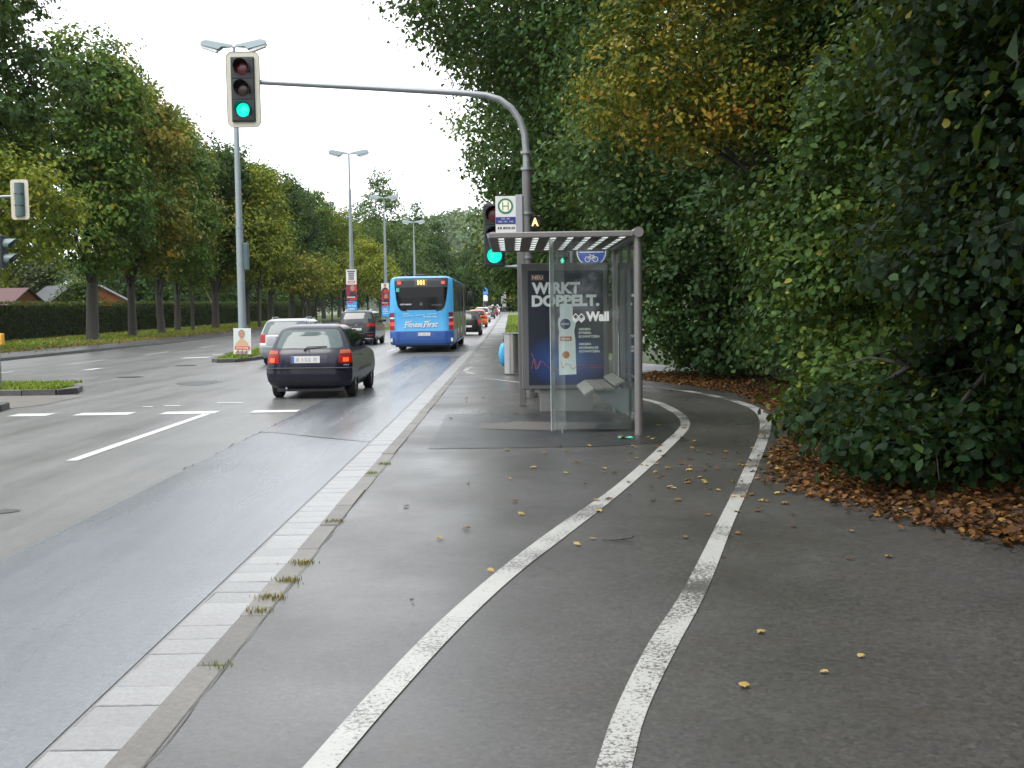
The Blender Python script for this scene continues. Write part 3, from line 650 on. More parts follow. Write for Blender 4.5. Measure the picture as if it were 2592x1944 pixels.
# pedestrian light and blue sign beyond the shelter
t = thing('pedestrian_light', 'small pedestrian light with lit green walking figure behind the shelter', 'traffic light', (1.14, 24.0, 2.72))
MB().bbox(-.13, .13, 0, .16, -.14, .42, .02).obj('housing', M_sigbody, t)
for k, cz in enumerate((0, .28)):
    MB().tube([(0, -.006, cz), (0, 0, cz)], .10, 20).obj('lens', mat('dark_lens', (.01, .014, .014), .3), t)
    vm = MB(); visor(vm, 0, cz, .108, 0, .16); vm.obj('visor', M_sigback, t, True)
fig = MB()
for p in ([(-.012, .075), (.016, .075), (.02, .05), (-.012, .05)], [(-.02, .046), (.024, .046), (.024, -.012), (-.018, -.012)], [(-.018, -.012), (.004, -.012), (-.022, -.075), (-.044, -.075)], [(.002, -.012), (.024, -.012), (.046, -.075), (.024, -.075)], [(.024, .044), (.05, .01), (.043, .002), (.02, .03)], [(-.02, .044), (-.047, .01), (-.04, .002), (-.016, .03)]):
    fig.prism(p, -.012, -.009)
fig.obj('walking_figure', mat('lit_figure', (.05, .6, .35), .4, emit=(.05, 1, .55), es=.8), t)
MB().tube([(.2, .12, -2.66), (.2, .12, .5)], .05, 12).obj('post', M_galv, t, True)
MB().box(.1, .2, .08, .12, .1, .14).obj('bracket', M_mast, t)
t = thing('cycle_sign', 'round blue footpath and cycle sign with white symbols behind the shelter', 'sign', (1.78, 24.0, PZ))
MB().tube([(0, .05, 0), (0, .05, 3.25)], .038, 12).obj('post', M_galv, t, True)
MB().prism(circle(0, 2.86, .325, 36), -.002, .008).obj('rim', M_white, t)
MB().prism(circle(0, 2.86, .300, 36), -.008, -.003).obj('blue_disc', M_blue, t)
s = MB(); s.box(-.27, .27, -.014, -.010, 2.845, 2.865)
for cx in (-.085, .085): ring_o = ring_poly(circle(cx, 2.70, .062, 18), circle(cx, 2.70, .046, 18), -.014, -.010); s.add(ring_o.v, ring_o.f)
for a, c in (((-.085, 2.70), (-.03, 2.775)), ((-.03, 2.775), (.05, 2.775)), ((.05, 2.775), (.085, 2.70)), ((-.03, 2.775), (.0, 2.70)), ((.0, 2.70), (.05, 2.775)), ((.05, 2.775), (.045, 2.80)), ((-.05, 2.80), (-.01, 2.80))):
    d = Vector((c[0] - a[0], c[1] - a[1])).normalized() * .007; s.prism([(a[0] - d.y, a[1] + d.x), (a[0] + d.y, a[1] - d.x), (c[0] + d.y, c[1] - d.x), (c[0] - d.y, c[1] + d.x)], -.0145, -.0102)
for px, k in ((-.06, 1.), (.05, .75)):
    s.prism(circle(px, 2.885 + .2 * k, .03 * k, 12), -.014, -.010); s.prism([(px - .03 * k, 2.885 + .165 * k), (px + .03 * k, 2.885 + .165 * k), (px + .04 * k, 2.885), (px + .015 * k, 2.885), (px, 2.885 + .07 * k), (px - .015 * k, 2.885), (px - .04 * k, 2.885)], -.014, -.010)
s.obj('white_symbols', M_white, t)

# left side: push-button post with signal seen from its side, and a far overhead light seen from behind
t = thing('push_button_post', 'thin post on the small island carrying a yellow push-button box', 'post', (-11.2, 23.7, .1))
MB().tube([(0, 0, 0), (0, 0, 3.7)], .06, 12).obj('post', M_galv, t, True)
MB().bbox(.02, .16, -.10, .04, .97, 1.22, .02).obj('button_box', mat('box_yellow', (.62, .33, .03), .4), t)
MB().tube([(.09, -.10, 1.06), (.09, -.115, 1.06)], .03, 12).obj('button', M_plast, t)
t = thing('crossing_signal', 'dark signal head with two grey visors on the push-button post, side on', 'traffic light', (-11.0, 23.6, 3.08))
MB().bbox(-.06, .12, -.15, .15, -.34, .34, .015).obj('housing', M_sigbody, t)
for cz in (.155, -.165):
    vm = MB(); visor(vm, 0, cz, .115, 0, .26); o = vm.obj('visor', M_visorg, t, True); o.rotation_euler = (0, 0, math.pi / 2); o.location = (.12, 0, 0)
    l = MB().tube([(.12, 0, cz), (.126, 0, cz)], .10, 18).obj('lens', mat('dark_lens2', (.02, .012, .01), .3), t)
t = thing('traffic_light', 'overhead traffic light seen from behind with weathered cream backboard', 'traffic light', (-16.49, 37.0, 5.60))
ring_poly(rrect(-.30, .30, -.67, .67, .1), rrect(-.17, .17, -.56, .56, .02), 0, .02).obj('backboard', M_dirtcream, t)
m = MB(); p = [(-.165, 0)] + [(.165 * math.cos(a), -.14 * math.sin(a)) for a in np.linspace(math.pi, 0, 9)][1:-1] + [(.165, 0)]
m.prism(p, -.555, .555, 'z').obj('housing', M_sigback, t, True, 50)
for z in (-.19, .19): MB().box(-.168, .168, -.145, -.02, z - .004, z + .004).obj('seam', M_plast, t)
t = thing('signal_mast', 'grey signal mast with arm on the far side of the road', 'signal mast', (-19.9, 37.05, .1))
MB().tube([(0, 0, 0), (0, 0, 4.6), (0, 0, 5.1), (.25, 0, 5.45), (.7, 0, 5.55), (3.2, 0, 5.62)], [.09, .08, .07, .065, .06, .045], 12).obj('pole', M_galv, t, True)

# ------------------------------------------------------------------ bus stop sign
t = thing('bus_stop_sign', 'white bus stop sign with green ringed H on a flat grey post', 'sign', (.0, 18.3, PZ))
MB().bbox(.115, .235, -.03, .07, 0, 3.52, .012).obj('post', M_case, t)
MB().bbox(.10, .215, -.06, .06, 2.80, 3.53, .008).obj('sign_edge', mat('sign_grey', (.28, .28, .30), .5), t)
MB().box(-.235, .10, -.05, .03, 2.80, 3.51).obj('sign_panel', M_white, t)
cx, cz = -.068, 3.345; gm = mat('stop_green', (.0, .16, .10), .45); ye = mat('stop_yellow', (.78, .74, .56), .5)
ring_poly(circle(cx, cz, .128, 36), circle(cx, cz, .098, 36), -.056, -.052).obj('green_ring', gm, t)
MB().prism(circle(cx, cz, .097, 36), -.054, -.052).obj('yellow_disc', ye, t)
text('H', .105, .135, gm, t, (cx, -.058, cz), bold=-.01)
MB().box(-.232, .097, -.056, -.052, 3.05, 3.165).obj('line_panel', mat('line_blue', (.012, .022, .17), .45), t)
text('101, N1', .14, .038, M_white, t, (cx, -.059, 3.134), bold=.0); text('140, 141, 143', .25, .038, M_white, t, (cx, -.059, 3.085), bold=.0)
s = MB()
for a, w_ in ((-.20, .022), (-.165, .03), (-.11, .03), (-.07, .018), (-.04, .02), (-.01, .02), (.03, .018), (.06, .02)): s.box(a, a + w_, -.055, -.052, 2.965, 3.0)
s.obj('stop_name', M_black, t)

# ------------------------------------------------------------------ bus shelter
SH = thing('bus_shelter', 'glass bus shelter with grey-brown roof of milky panes and round posts', 'bus shelter', (0, 13.9, PZ))
x0, x1, L, zt = -.26, 1.60, 3.35, 2.60
MB().tube([(1.62, 0.0, 0), (1.62, 0.0, 2.62)], .052, 18).obj('post', M_frame, SH, True)
MB().tube([(1.62, L - .25, 0), (1.62, L - .25, 2.62)], .045, 14).obj('post', M_frame, SH, True)
for yy in (1.05, 2.1): MB().box(1.60, 1.64, yy - .02, yy + .02, .1, 2.5).obj('mullion', M_case, SH)
MB().tube([(1.62, -.1, 2.585), (1.62, L, 2.585)], .065, 18).obj('rear_beam', M_frame, SH, True)
MB().bbox(x0, 1.56, -.08, -.02, 2.53, 2.605, .012).obj('roof_edge', M_frame, SH)
MB().bbox(x0, 1.56, L - .06, L, 2.53, 2.605, .012).obj('roof_edge', M_frame, SH)
MB().prism([(x0 - .04, 2.585), (x0, 2.60), (x0, 2.535), (x0 - .015, 2.53)], -.08, L, 'y').obj('front_rail', M_galv, SH)
cols = [x0 + .10 + k * .225 for k in range(8)]; cw = .085; rows = [.16 + k * .53 for k in range(6)]; rl = .40
m = MB(); xs = [x0]
for c in cols: xs += [c, c + cw]
xs.append(1.56)
for i in range(0, len(xs) - 1, 2): m.box(xs[i], xs[i + 1], -.02, L - .06, 2.545, 2.575)
for i in range(1, len(xs) - 1, 2):
    ys = [-.02]
    for r_ in rows: ys += [r_, r_ + rl]
    ys.append(L - .06)
    for j in range(0, len(ys) - 1, 2): m.box(xs[i], xs[i + 1], ys[j], ys[j + 1], 2.546, 2.574)
m.obj('roof_panel', M_under, SH)
mm, n_, l_, b_ = new_mat('milky_pane'); n_.remove(b_)
tl = n_.new('ShaderNodeBsdfTranslucent'); tl.inputs[0].default_value = (.38, .40, .39, 1); l_.new(tl.outputs[0], n_['Material Output'].inputs[0])
pm = mesh('roof_pane', [(0, 0, 0), (cw, 0, 0), (cw, rl, 0), (0, rl, 0)], [(0, 1, 2, 3)]); pm.materials.append(mm)
for c in cols:
    for r_ in rows: o = link('roof_pane', pm, None, SH); o.location = (c, r_, 2.549)
# end pane, its free edge curved round; pale haze paints in the sky reflection
M_glass = glass('shelter_glass', (.84, .90, .88), 1.0, .05); M_glassb = glass('back_glass', (.66, .74, .72), 1.3, .06); M_edge_sheen = glass('curved_glass', (.80, .86, .84), 1.6, .95)
pts = [(1.585, .37)] + [(x, .37) for x in np.linspace(1.4, .70, 4)] + [(.66, .368), (.61, .355), (.565, .33), (.53, .29), (.505, .23)]
v = []; f = []
for x, yy in pts: v += [(x, yy, .04), (x, yy, 2.53)]
for i in range(len(pts) - 1): f.append((2 * i, 2 * i + 1, 2 * i + 3, 2 * i + 2))
link('end_pane', mesh('end_pane', v[:10], f[:4], True), M_glass, SH)
link('curved_pane', mesh('curved_pane', v[8:16], f[:3], True), glass('curved_sheen_glass', (.82, .88, .86), 1.4, .34), SH)
link('curved_pane_edge', mesh('curved_pane_edge', v[14:], f[:len(v) // 2 - 8], True), M_edge_sheen, SH)
MB().tube([(.505, .2, .04), (.505, .2, 2.53)], .004, 6).obj('pane_edge', mat('glass_edge', (.45, .55, .52), .3), SH)
MB().tube([(.66, .36, 0), (.66, .36, .08)], .014, 8).box(.64, .68, .35, .38, .05, .12).obj('pane_foot', M_galv, SH)
for a, c in ((.42, 1.03), (1.07, 2.08), (2.12, 3.05)):
    link('back_pane', mesh('back_pane', [(1.62, a, .12), (1.62, c, .12), (1.62, c, 2.45), (1.62, a, 2.45)], [(0, 1, 2, 3)]), M_glassb, SH)
wl_ = MB()
for k in (0, 1):
    cx = .845 + k * .075
    for d in ((0, 0),):
        wl_.prism([(cx - .045, 1.52), (cx, 1.475), (cx + .045, 1.52), (cx + .045, 1.49), (cx, 1.445), (cx - .045, 1.49)], .356, .360)
ow = ring_poly([(.80, 1.525), (.845, 1.57), (.89, 1.525), (.845, 1.48)], [(.815, 1.525), (.845, 1.555), (.875, 1.525), (.845, 1.495)], .356, .360); wl_.add(ow.v, ow.f)
ow = ring_poly([(.875, 1.525), (.92, 1.57), (.965, 1.525), (.92, 1.48)], [(.89, 1.525), (.92, 1.555), (.95, 1.525), (.92, 1.495)], .3555, .3605); wl_.add(ow.v, ow.f)
wl_.obj('logo', M_white, SH)
text('Wall', .30, .13, M_white, SH, (1.13, .355, 1.525), bold=.05)
# bench: four wide slats on a bracket
bx = [.98, 1.12, 1.255, 1.39]
for k, bxx in enumerate(bx):
    m = MB(); dz = (-.0, .03, .03, .075)[k]; tilt = (.05, 0, 0, .055)[k]
    m.prism([(bxx, .50 + dz - (.05 if k == 0 else 0)), (bxx + .125, .50 + dz + tilt - (.0 if k else 0.02)), (bxx + .125, .525 + dz + tilt - (0 if k else .02)), (bxx, .525 + dz - (.05 if k == 0 else 0))], .75, 2.55, 'y'); m.obj('bench_slat', M_wood, SH)
for yy in (1.0, 2.3): MB().prism([(1.10, .50), (1.60, .53), (1.60, .20), (1.52, .18)], yy, yy + .03, 'y').obj('bench_bracket', mat('bench_bracket', (.22, .25, .25), .45, .3), SH)

# ------------------------------------------------------------------ lit advertising case
AD = thing('advertising_case', 'grey advertising case with dark blue deodorant poster at end of shelter', 'advertising display', (0, 17.25, PZ))
MB().bbox(.165, 1.53, -.10, .12, .36, 2.345, .015).obj('case', M_case, AD)
MB().bbox(.44, 1.28, -.05, .08, 0, .36, .01).obj('base', mat('base_concrete', (.17, .175, .17), .6, var=.15, scale=9), AD)
mp, n_, l_, b_ = new_mat('poster_print'); tc = n_.new('ShaderNodeTexCoord'); mpg = n_.new('ShaderNodeMapping'); mpg.inputs['Location'].default_value = (-.88, 0, -.78); mpg.inputs['Scale'].default_value = (1.25, 0, 1.9)
sub_ = n_.new('ShaderNodeVectorMath'); sub_.operation = 'SUBTRACT'; sub_.inputs[1].default_value = (.88, 0, .82); mul_ = n_.new('ShaderNodeVectorMath'); mul_.operation = 'MULTIPLY'; mul_.inputs[1].default_value = (1.35, 0, 2.0)
ln_ = n_.new('ShaderNodeVectorMath'); ln_.operation = 'LENGTH'
l_.new(tc.outputs['Object'], sub_.inputs[0]); l_.new(sub_.outputs[0], mul_.inputs[0]); l_.new(mul_.outputs[0], ln_.inputs[0])
l_.new(ramp(n_, l_, ln_.outputs['Value'], [(.1, (.05, .16, .42)), (.45, (.015, .05, .20)), (.9, (.007, .013, .045)), (1., (.007, .012, .03))]), b_.inputs['Base Color']); b_.inputs['Roughness'].default_value = .22
def ax(px): return .27 + (px - 100) / 705 * 1.18
def az(py): return 2.23 - (py - 65) / 1025 * 1.80
MB().box(ax(100), ax(805), -.106, -.101, az(1090), az(65)).obj('poster', mp, AD)
pw = mat('poster_white', (.80, .86, .84), .4); po = mat('poster_orange', (.50, .17, .06), .4)
MB().box(ax(130), ax(250), -.112, -.107, az(152), az(100)).obj('print_box', mat('poster_brown', (.22, .07, .03), .4), AD)
text('NEU', ax(240) - ax(142), .06, pw, AD, (ax(191), -.115, az(126)), bold=.01)
text('WIRKT', ax(590) - ax(135), az(170) - az(275), pw, AD, (ax(362), -.112, az(222)), bold=.05)
text('DOPPELT.', ax(770) - ax(135), az(282) - az(388), pw, AD, (ax(452), -.112, az(335)), bold=.05)
bot = [(395, 372), (410, 364), (455, 362), (505, 366), (517, 376), (519, 470), (540, 500), (545, 540), (530, 610), (540, 680), (547, 996), (385, 1000), (383, 690), (388, 610), (378, 540), (382, 500), (398, 472)]
MB().prism([(ax(a), az(c)) for a, c in bot], -.1195, -.1165).obj('bottle_print', mat('bottle_white', (.76, .84, .82), .35), AD)
MB().prism([(ax(448) + .083 * math.cos(a), az(543) + .083 * math.sin(a)) for a in np.linspace(0, 2 * math.pi, 30, endpoint=False)], -.1245, -.1205).obj('bottle_badge', mat('badge_blue', (.012, .022, .12), .35), AD)
text('NIVEA', .125, .03, pw, AD, (ax(448), -.1265, az(543)), bold=.03)
MB().box(ax(395), ax(505), -.1245, -.1205, az(695), az(655)).obj('bottle_band', po, AD)
text('stress', .13, .032, pw, AD, (ax(450), -.1265, az(675)), bold=.03)
MB().prism([(ax(450) + .058 * math.cos(a), az(820) + .058 * math.sin(a)) for a in np.linspace(0, 2 * math.pi, 20, endpoint=False)], -.1245, -.1205).obj('bottle_swirl', po, AD)
for k, s_ in enumerate(('GEGEN', 'STRESS-', 'SCHWITZEN.')): text(s_, (.185, .205, .335)[k], .036, pw, AD, (ax(572) + (.185, .205, .335)[k] / 2, -.112, az(592 + k * 33)), bold=.03)
for k, s_ in enumerate(('GEGEN', 'NORMALES', 'SCHWITZEN.')): text(s_, (.185, .305, .335)[k], .036, pw, AD, (ax(575) + (.185, .305, .335)[k] / 2, -.112, az(725 + k * 33)), bold=.03)
def pline(pts, w, m, y):
    s = MB()
    for a, c in zip(pts[:-1], pts[1:]):
        d = Vector((c[0] - a[0], c[1] - a[1])).normalized() * w; s.prism([(a[0] - d.y, a[1] + d.x), (a[0] + d.y, a[1] - d.x), (c[0] + d.y, c[1] - d.x), (c[0] - d.y, c[1] + d.x)], y, y + .002)
    return s.obj('pulse_line', m, AD)
pline([(ax(a), az(c)) for a, c in ((125, 945), (140, 870), (155, 850), (180, 942), (205, 875), (235, 880), (265, 915), (300, 940), (380, 940))], .004, mat('pulse_red', (.35, .05, .03), .4), -.1135)
pline([(ax(a), az(c)) for a, c in ((125, 800), (140, 830), (165, 945), (185, 935), (215, 870))], .003, mat('pulse_grey', (.18, .2, .24), .4), -.1155)
pline([(ax(a), az(c)) for a, c in ((400, 880), (420, 940), (450, 900), (480, 905), (510, 950), (540, 935))], .004, po, -.124)
pline([(ax(a), az(c)) for a, c in ((550, 915), (800, 918))], .0035, mat('pulse_red', (.35, .05, .03), .4), -.1135); pline([(ax(a), az(c)) for a, c in ((550, 940), (800, 938))], .0035, mat('pulse_red', (.35, .05, .03), .4), -.1135)

# ------------------------------------------------------------------ litter bin with blue bag, small litter
t = thing('litter_bin', 'brushed steel litter bin with flat lid standing behind the advertising case', 'litter bin', (.03, 27.0, PZ))
m = MB(); p = [(-.21, .18)] + [(-.21 + .42 * k / 10, -.14 * math.sin(math.pi * k / 10) - .02) for k in range(11)] + [(.21, .18)]
m.prism(p, .04, 1.02, 'z').obj('body', M_steel, t, True, 30)
MB().bbox(-.26, .26, -.19, .22, 1.02, 1.045, .008).obj('lid', M_galv, t); MB().box(.17, .20, .18, .24, 0, 1.02).obj('post', M_mast, t)
t = thing('blue_bag', 'bright blue plastic bag hanging on the left of the litter bin', 'bag', (-.20, 27.1, PZ))
m = MB(); m.tube([(0, 0, .22), (-.01, 0, .30), (-.015, 0, .5), (-.01, 0, .66), (0, 0, .76), (.01, 0, .80)], [.03, .09, .115, .10, .06, .02], 14).obj('bag', mat('bag_blue', (.04, .30, .55), .35, var=.2, scale=9, bump=.4), t, True, 80)
t = thing('crumpled_wrapper', 'small crumpled green plastic wrapper on the ground by the shelter post', 'litter', (1.41, 13.5, PZ + .012))
m = MB(); v = []; f = []
for j in range(4):
    for i in range(7): v.append(((i - 3) * .03 + rnd.uniform(-.008, .008), (j - 1.5) * .035 + rnd.uniform(-.01, .01), rnd.uniform(-.008, .025)))
for j in range(3):
    for i in range(6): f.append((j * 7 + i, j * 7 + i + 1, j * 7 + i + 8, j * 7 + i + 7))
m.add(v, f).obj('wrapper', mat('wrapper_green', (.10, .42, .25), .3), t)
tw = MB(); tw.tube([(-.11, .03, .008), (-.04, 0, .012), (.03, .0, .016), (.09, .03, .02)], [.003, .005, .007, .006], 6).tube([(.05, .01, .016), (.09, -.02, .03), (.105, -.02, .04)], [.005, .006, .008], 6)
o = tw.obj('twig', M_bark); o.location = (.73, 7.54, PZ); tag(o, 'small dark forked twig lying on the path between the white lines', 'twig')

# ------------------------------------------------------------------ street lamps
def street_lamp(loc, H, label, arm_=1.12, box=False, rz=0.):
    t = thing('street_lamp', label, 'street lamp', (loc[0], loc[1], loc[2]), rz, 'double-armed street lamps on the median')
    MB().tube([(0, 0, 0), (0, 0, H * .42), (0, 0, H * .421), (0, 0, H * .80), (0, 0, H * .82), (0, 0, H)], [.145, .125, .115, .085, .055, .05], 14).obj('pole', M_pole, t, True, 30)
    for z in (H * .42, H * .30): MB().tube([(0, 0, z), (0, 0, z + .06)], .14, 14).obj('collar', M_pole, t)
    for s in (-1, 1):
        k = MB(); pr = [(.05 * s, H - .03), (.05 * s, H + .07), (.95 * s * arm_ / 1.1, H + .26), (arm_ * s, H + .20), (arm_ * s * 1.03, H + .07), (.52 * s, H - .15), (.40 * s, H - .03)]
        y0, y1 = -.15, .15; v = []
        for yy, q in ((y0, .75), (-.06, 1), (.06, 1), (y1, .75)): v += [(px, yy * (.35 if abs(px) < .1 else 1), H + (pz - H) * q) for px, pz in pr]
        n = len(pr); f = [tuple(range(n))[::-1], tuple(range(3 * n, 4 * n))]
        for a in range(3):
            for j in range(n): f.append((a * n + j, a * n + (j + 1) % n, (a + 1) * n + (j + 1) % n, (a + 1) * n + j))
        hd = k.add(v, f).obj('lamp_head', mat('lamp_head_grey', (.20, .245, .26), .5, .2), t, True, 35)
        MB().prism([(.56 * s, H - .135), (arm_ * s * 1.02, H + .065), (arm_ * s, H - .03), (.60 * s, H - .22)], -.11, .11).obj('lamp_glass', mat('lamp_glass', (.62, .62, .62), .25), hd)
    if box: MB().bbox(.13, .30, -.1, .12, 3.1, 4.05, .02).obj('control_box', M_sigback, t)
    return t
street_lamp((-9.62, 39, .115), 10.92, 'double-armed street lamp on grassy island with the bare-headed portrait placard at its foot', box=True)
street_lamp((-9.15, 63, gz(63) + .1), 10.55, 'double-armed street lamp carrying a white text placard above a maroon one')
street_lamp((-10.06, 88, gz(88) + .1), 10.4, 'double-armed street lamp carrying a portrait placard on white above maroon and blue')
street_lamp((-9.83, 112, gz(112) + .1), 10.2, 'plain double-armed street lamp on the median just beyond the one with placards')
street_lamp((-5.4, 214, gz(214)), 9.6, 'distant street lamp near the road bend in front of yellowing trees', arm_=1.3)
street_lamp((-1.9, 240, gz(240)), 8.9, 'most distant street lamp at the far road bend', arm_=1.4)

# ------------------------------------------------------------------ election placards
def person_print(t, cx, z0, z1, w, y, shirt, hair=True):
    """flat printed portrait: shoulders, neck, head, hair"""
    h = z1 - z0; hr = h * .21; hz = z0 + h * .70
    MB().prism([(cx - w * .48, z0), (cx + w * .48, z0), (cx + w * .46, z0 + h * .22), (cx + w * .2, z0 + h * .38), (cx + w * .08, z0 + h * .44), (cx - w * .12, z0 + h * .42), (cx - w * .42, z0 + h * .2)], y, y + .003).obj('printed_shirt', shirt, t)
    if hair: MB().prism([(cx + hr * .88 * math.cos(a), hz + hr * .09 + hr * 1.12 * math.sin(a)) for a in np.linspace(0, 2 * math.pi, 20, endpoint=False)], y - .003, y - .001).obj('printed_hair', M_hair, t)
    MB().prism([(cx + hr * .74 * math.cos(a), hz - hr * .08 + hr * 1.10 * math.sin(a)) for a in np.linspace(0, 2 * math.pi, 20, endpoint=False)], y - .006, y - .004).obj('printed_face', M_skin, t)
    s = MB()
    for sx in (-.3, .3): s.prism([(cx + hr * (sx - .13), hz + hr * .02), (cx + hr * (sx + .13), hz + hr * .02), (cx + hr * (sx + .13), hz + hr * .14), (cx + hr * (sx - .13), hz + hr * .14)], y - .009, y - .007)
    s.prism([(cx - hr * .3, hz - hr * .5), (cx + hr * .3, hz - hr * .5), (cx + hr * .2, hz - hr * .62), (cx - hr * .2, hz - hr * .62)], y - .009, y - .007)
    s.obj('printed_features', mat('print_shade', (.20, .085, .06), .5), t)
def placard(loc, w, h, base, label, tilt=0.):
    t = thing('placard', label, 'placard', loc); t.rotation_euler = (0, tilt, 0)
    MB().box(-w / 2, w / 2, 0, .012, 0, h).obj('board', base, t); return t
pale = mat('print_pale', (.46, .51, .51), .5); M_shirt = mat('print_shirt', (.46, .30, .19), .5)
t = placard((-9.6, 38.8, .22), .62, .92, M_white, 'white placard with man in peach shirt and red name band on the grass island', .02)
MB().box(-.28, .28, -.004, -.001, .28, .89).obj('printed_ground', pale, t)
person_print(t, -.02, .27, .90, .5, -.009, M_shirt)
MB().box(-.27, .27, -.021, -.019, .17, .28).obj('name_band', mat('band_red', (.50, .07, .04), .5), t)
text('Xaver Jung', .46, .075, M_white, t, (-.01, -.024, .222), shear=.2, bold=.03)
MB().box(-.22, .23, -.021, -.019, .115, .15).obj('text_band', mat('band_cream', (.62, .55, .42), .5), t)
s = MB()
for k in range(9): s.box(-.26 + k * .05, -.225 + k * .05, -.021, -.019, .02, .06 + .04 * ((k * 7) % 3))
s.obj('crowd_print', mat('crowd_print', (.20, .10, .07), .5), t)
z0 = gz(63) + .1
t = placard((-9.15, 62.8, 3.22), .60, .86, M_white, 'white placard with black lines of text and red box, topmost on lamp post')
s = MB()
for k, (w_, zz) in enumerate(((.44, .72), (.34, .61), (.34, .50), (.30, .39), (.32, .28))): s.box(-w_ / 2, w_ / 2, -.005, -.001, zz, zz + .07)
s.obj('printed_lines', mat('print_grey', (.05, .05, .07), .5), t)
MB().box(-.20, .20, -.005, -.001, .07, .21).obj('printed_box', M_prred, t); MB().box(-.16, .16, -.009, -.006, .11, .17).obj('printed_word', M_white, t)
def maroon(loc, label):
    t = placard(loc, .60, .88, M_prmar, label)
    MB().box(-.02, .30, -.004, -.001, .55, .88).obj('printed_ground', M_prred, t)
    person_print(t, .05, .22, .92, .44, -.009, M_black); MB().box(-.26, .2, -.021, -.019, .17, .22).obj('name_band', M_white, t)
    MB().box(-.08, .28, -.021, -.019, .02, .13).obj('party_box', M_prred, t)
def bluep(loc, label, lines):
    t = placard(loc, .60, .86, M_prblue, label)
    q = MB()
    for k, (s_, w_) in enumerate(lines):
        if s_: text(s_, w_, .10, M_white, t, (0, -.004, .6 - k * .17), bold=.04)
        else:
            for j in range(int(w_ / .06)): q.box(-w_ / 2 + j * .06, -w_ / 2 + j * .06 + .042, -.004, -.001, .55 - k * .17, .62 - k * .17 + .02 * (j % 2))
    if q.v: q.obj('printed_lines', M_white, t)
    MB().box(-.24, .1, -.004, -.001, .74, .82).obj('printed_band', M_prred, t)
maroon((-9.15, 62.78, 2.30), 'maroon placard with smiling face between the white placard and the blue one')
bluep((-9.15, 62.76, 1.40), 'bright blue placard with white words below the maroon one near the dark people carrier', (('Der Kurs', .46), ('', .4)))
t = placard((-10.1, 87.8, 3.05), .62, .84, M_white, 'placard with white-haired man on white, topmost on the lamp post by the bus')
person_print(t, 0, .25, .84, .56, -.009, M_black); MB().box(-.31, .31, -.014, -.011, 0, .26).obj('printed_band', M_prmar, t); MB().box(-.1, .26, -.021, -.019, .06, .34).obj('party_box', M_prred, t)
maroon((-10.1, 87.78, 2.12), 'maroon placard with face on the lamp post beside the blue bus')
bluep((-10.1, 87.76, 1.22), 'blue placard with white text lines on the lamp post beside the blue bus', (('', .3), ('', .42), ('', .36)))
#PART4
# ------------------------------------------------------------------ vehicles (rear at y = 0, front towards +y)
class Body:
    """car body as a stack of horizontal slices: level = (z, y_rear, y_front, half width)"""
    def __init__(s, lv, cr=.16, pr=5., cf=.35, pf=3.):
        s.lv = np.array(lv, float); s.cr, s.pr, s.cf, s.pf = cr, pr, cf, pf
    def at(s, z, k): return float(np.interp(z, s.lv[:, 0], s.lv[:, k]))
    def rear(s, x, z): return s.at(z, 1) + s.cr * min(1., abs(x) / s.at(z, 3)) ** s.pr
    def front(s, x, z): return s.at(z, 2) - s.cf * min(1., abs(x) / s.at(z, 3)) ** s.pf
    def outline(s, z):
        w = s.at(z, 3); us = np.sin(np.linspace(-math.pi / 2, math.pi / 2, 19)); P = [(w * u, s.rear(w * u, z)) for u in us]
        y0, y1 = P[-1][1], s.front(w, z)
        P += [(w, y0 + (y1 - y0) * t) for t in np.linspace(0, 1, 24)[1:-1]]
        P += [(w * u, s.front(w * u, z)) for u in us[::-1]]
        P += [(-w, y1 + (y0 - y1) * t) for t in np.linspace(0, 1, 24)[1:-1]]
        return [(x, y, z) for x, y in P]
    def shell(s, extra=3):
        zs = []
        for a, b in zip(s.lv[:-1, 0], s.lv[1:, 0]): zs += [a]
        zs += [s.lv[-1, 0]]
        v = []; f = []
        for z in zs: o = s.outline(z); n = len(o); v += o
        for i in range(len(zs) - 1):
            for j in range(n): f.append((i * n + j, i * n + (j + 1) % n, (i + 1) * n + (j + 1) % n, (i + 1) * n + j))
        f.append(tuple(range(n))[::-1]); e = (len(zs) - 1) * n; f.append(tuple(e + j for j in range(n)))
        return v, f
    def zrows(s, z0, z1, n): return sorted(set([round(z0 + (z1 - z0) * k / n, 4) for k in range(n + 1)] + [round(float(z), 4) for z in s.lv[:, 0] if z0 < z < z1]))
    def patch(s, face, z0, z1, a, b, off=.006, n=8, m=12, th=.0, zexact=None):
        """surface patch; a(z), b(z) limits across (x for rear/front, y for sides)"""
        zs = s.zrows(z0, z1, n); v = []; f = []
        for z in zs:
            A, B = (a(z) if callable(a) else a), (b(z) if callable(b) else b)
            for k in range(m + 1):
                t = A + (B - A) * k / m
                if face == 'rear': v.append((t, s.rear(t, z) - off, z + off * .3))
                elif face == 'front': v.append((t, s.front(t, z) + off, z + off * .3))
                elif face == 'right': v.append((s.at(z, 3) + off, t, z + off * .2))
                else: v.append((-s.at(z, 3) - off, t, z + off * .2))
        q = m + 1
        for i in range(len(zs) - 1):
            for k in range(m): f.append((i * q + k, i * q + k + 1, (i + 1) * q + k + 1, (i + 1) * q + k))
        return MB().add(v, f)
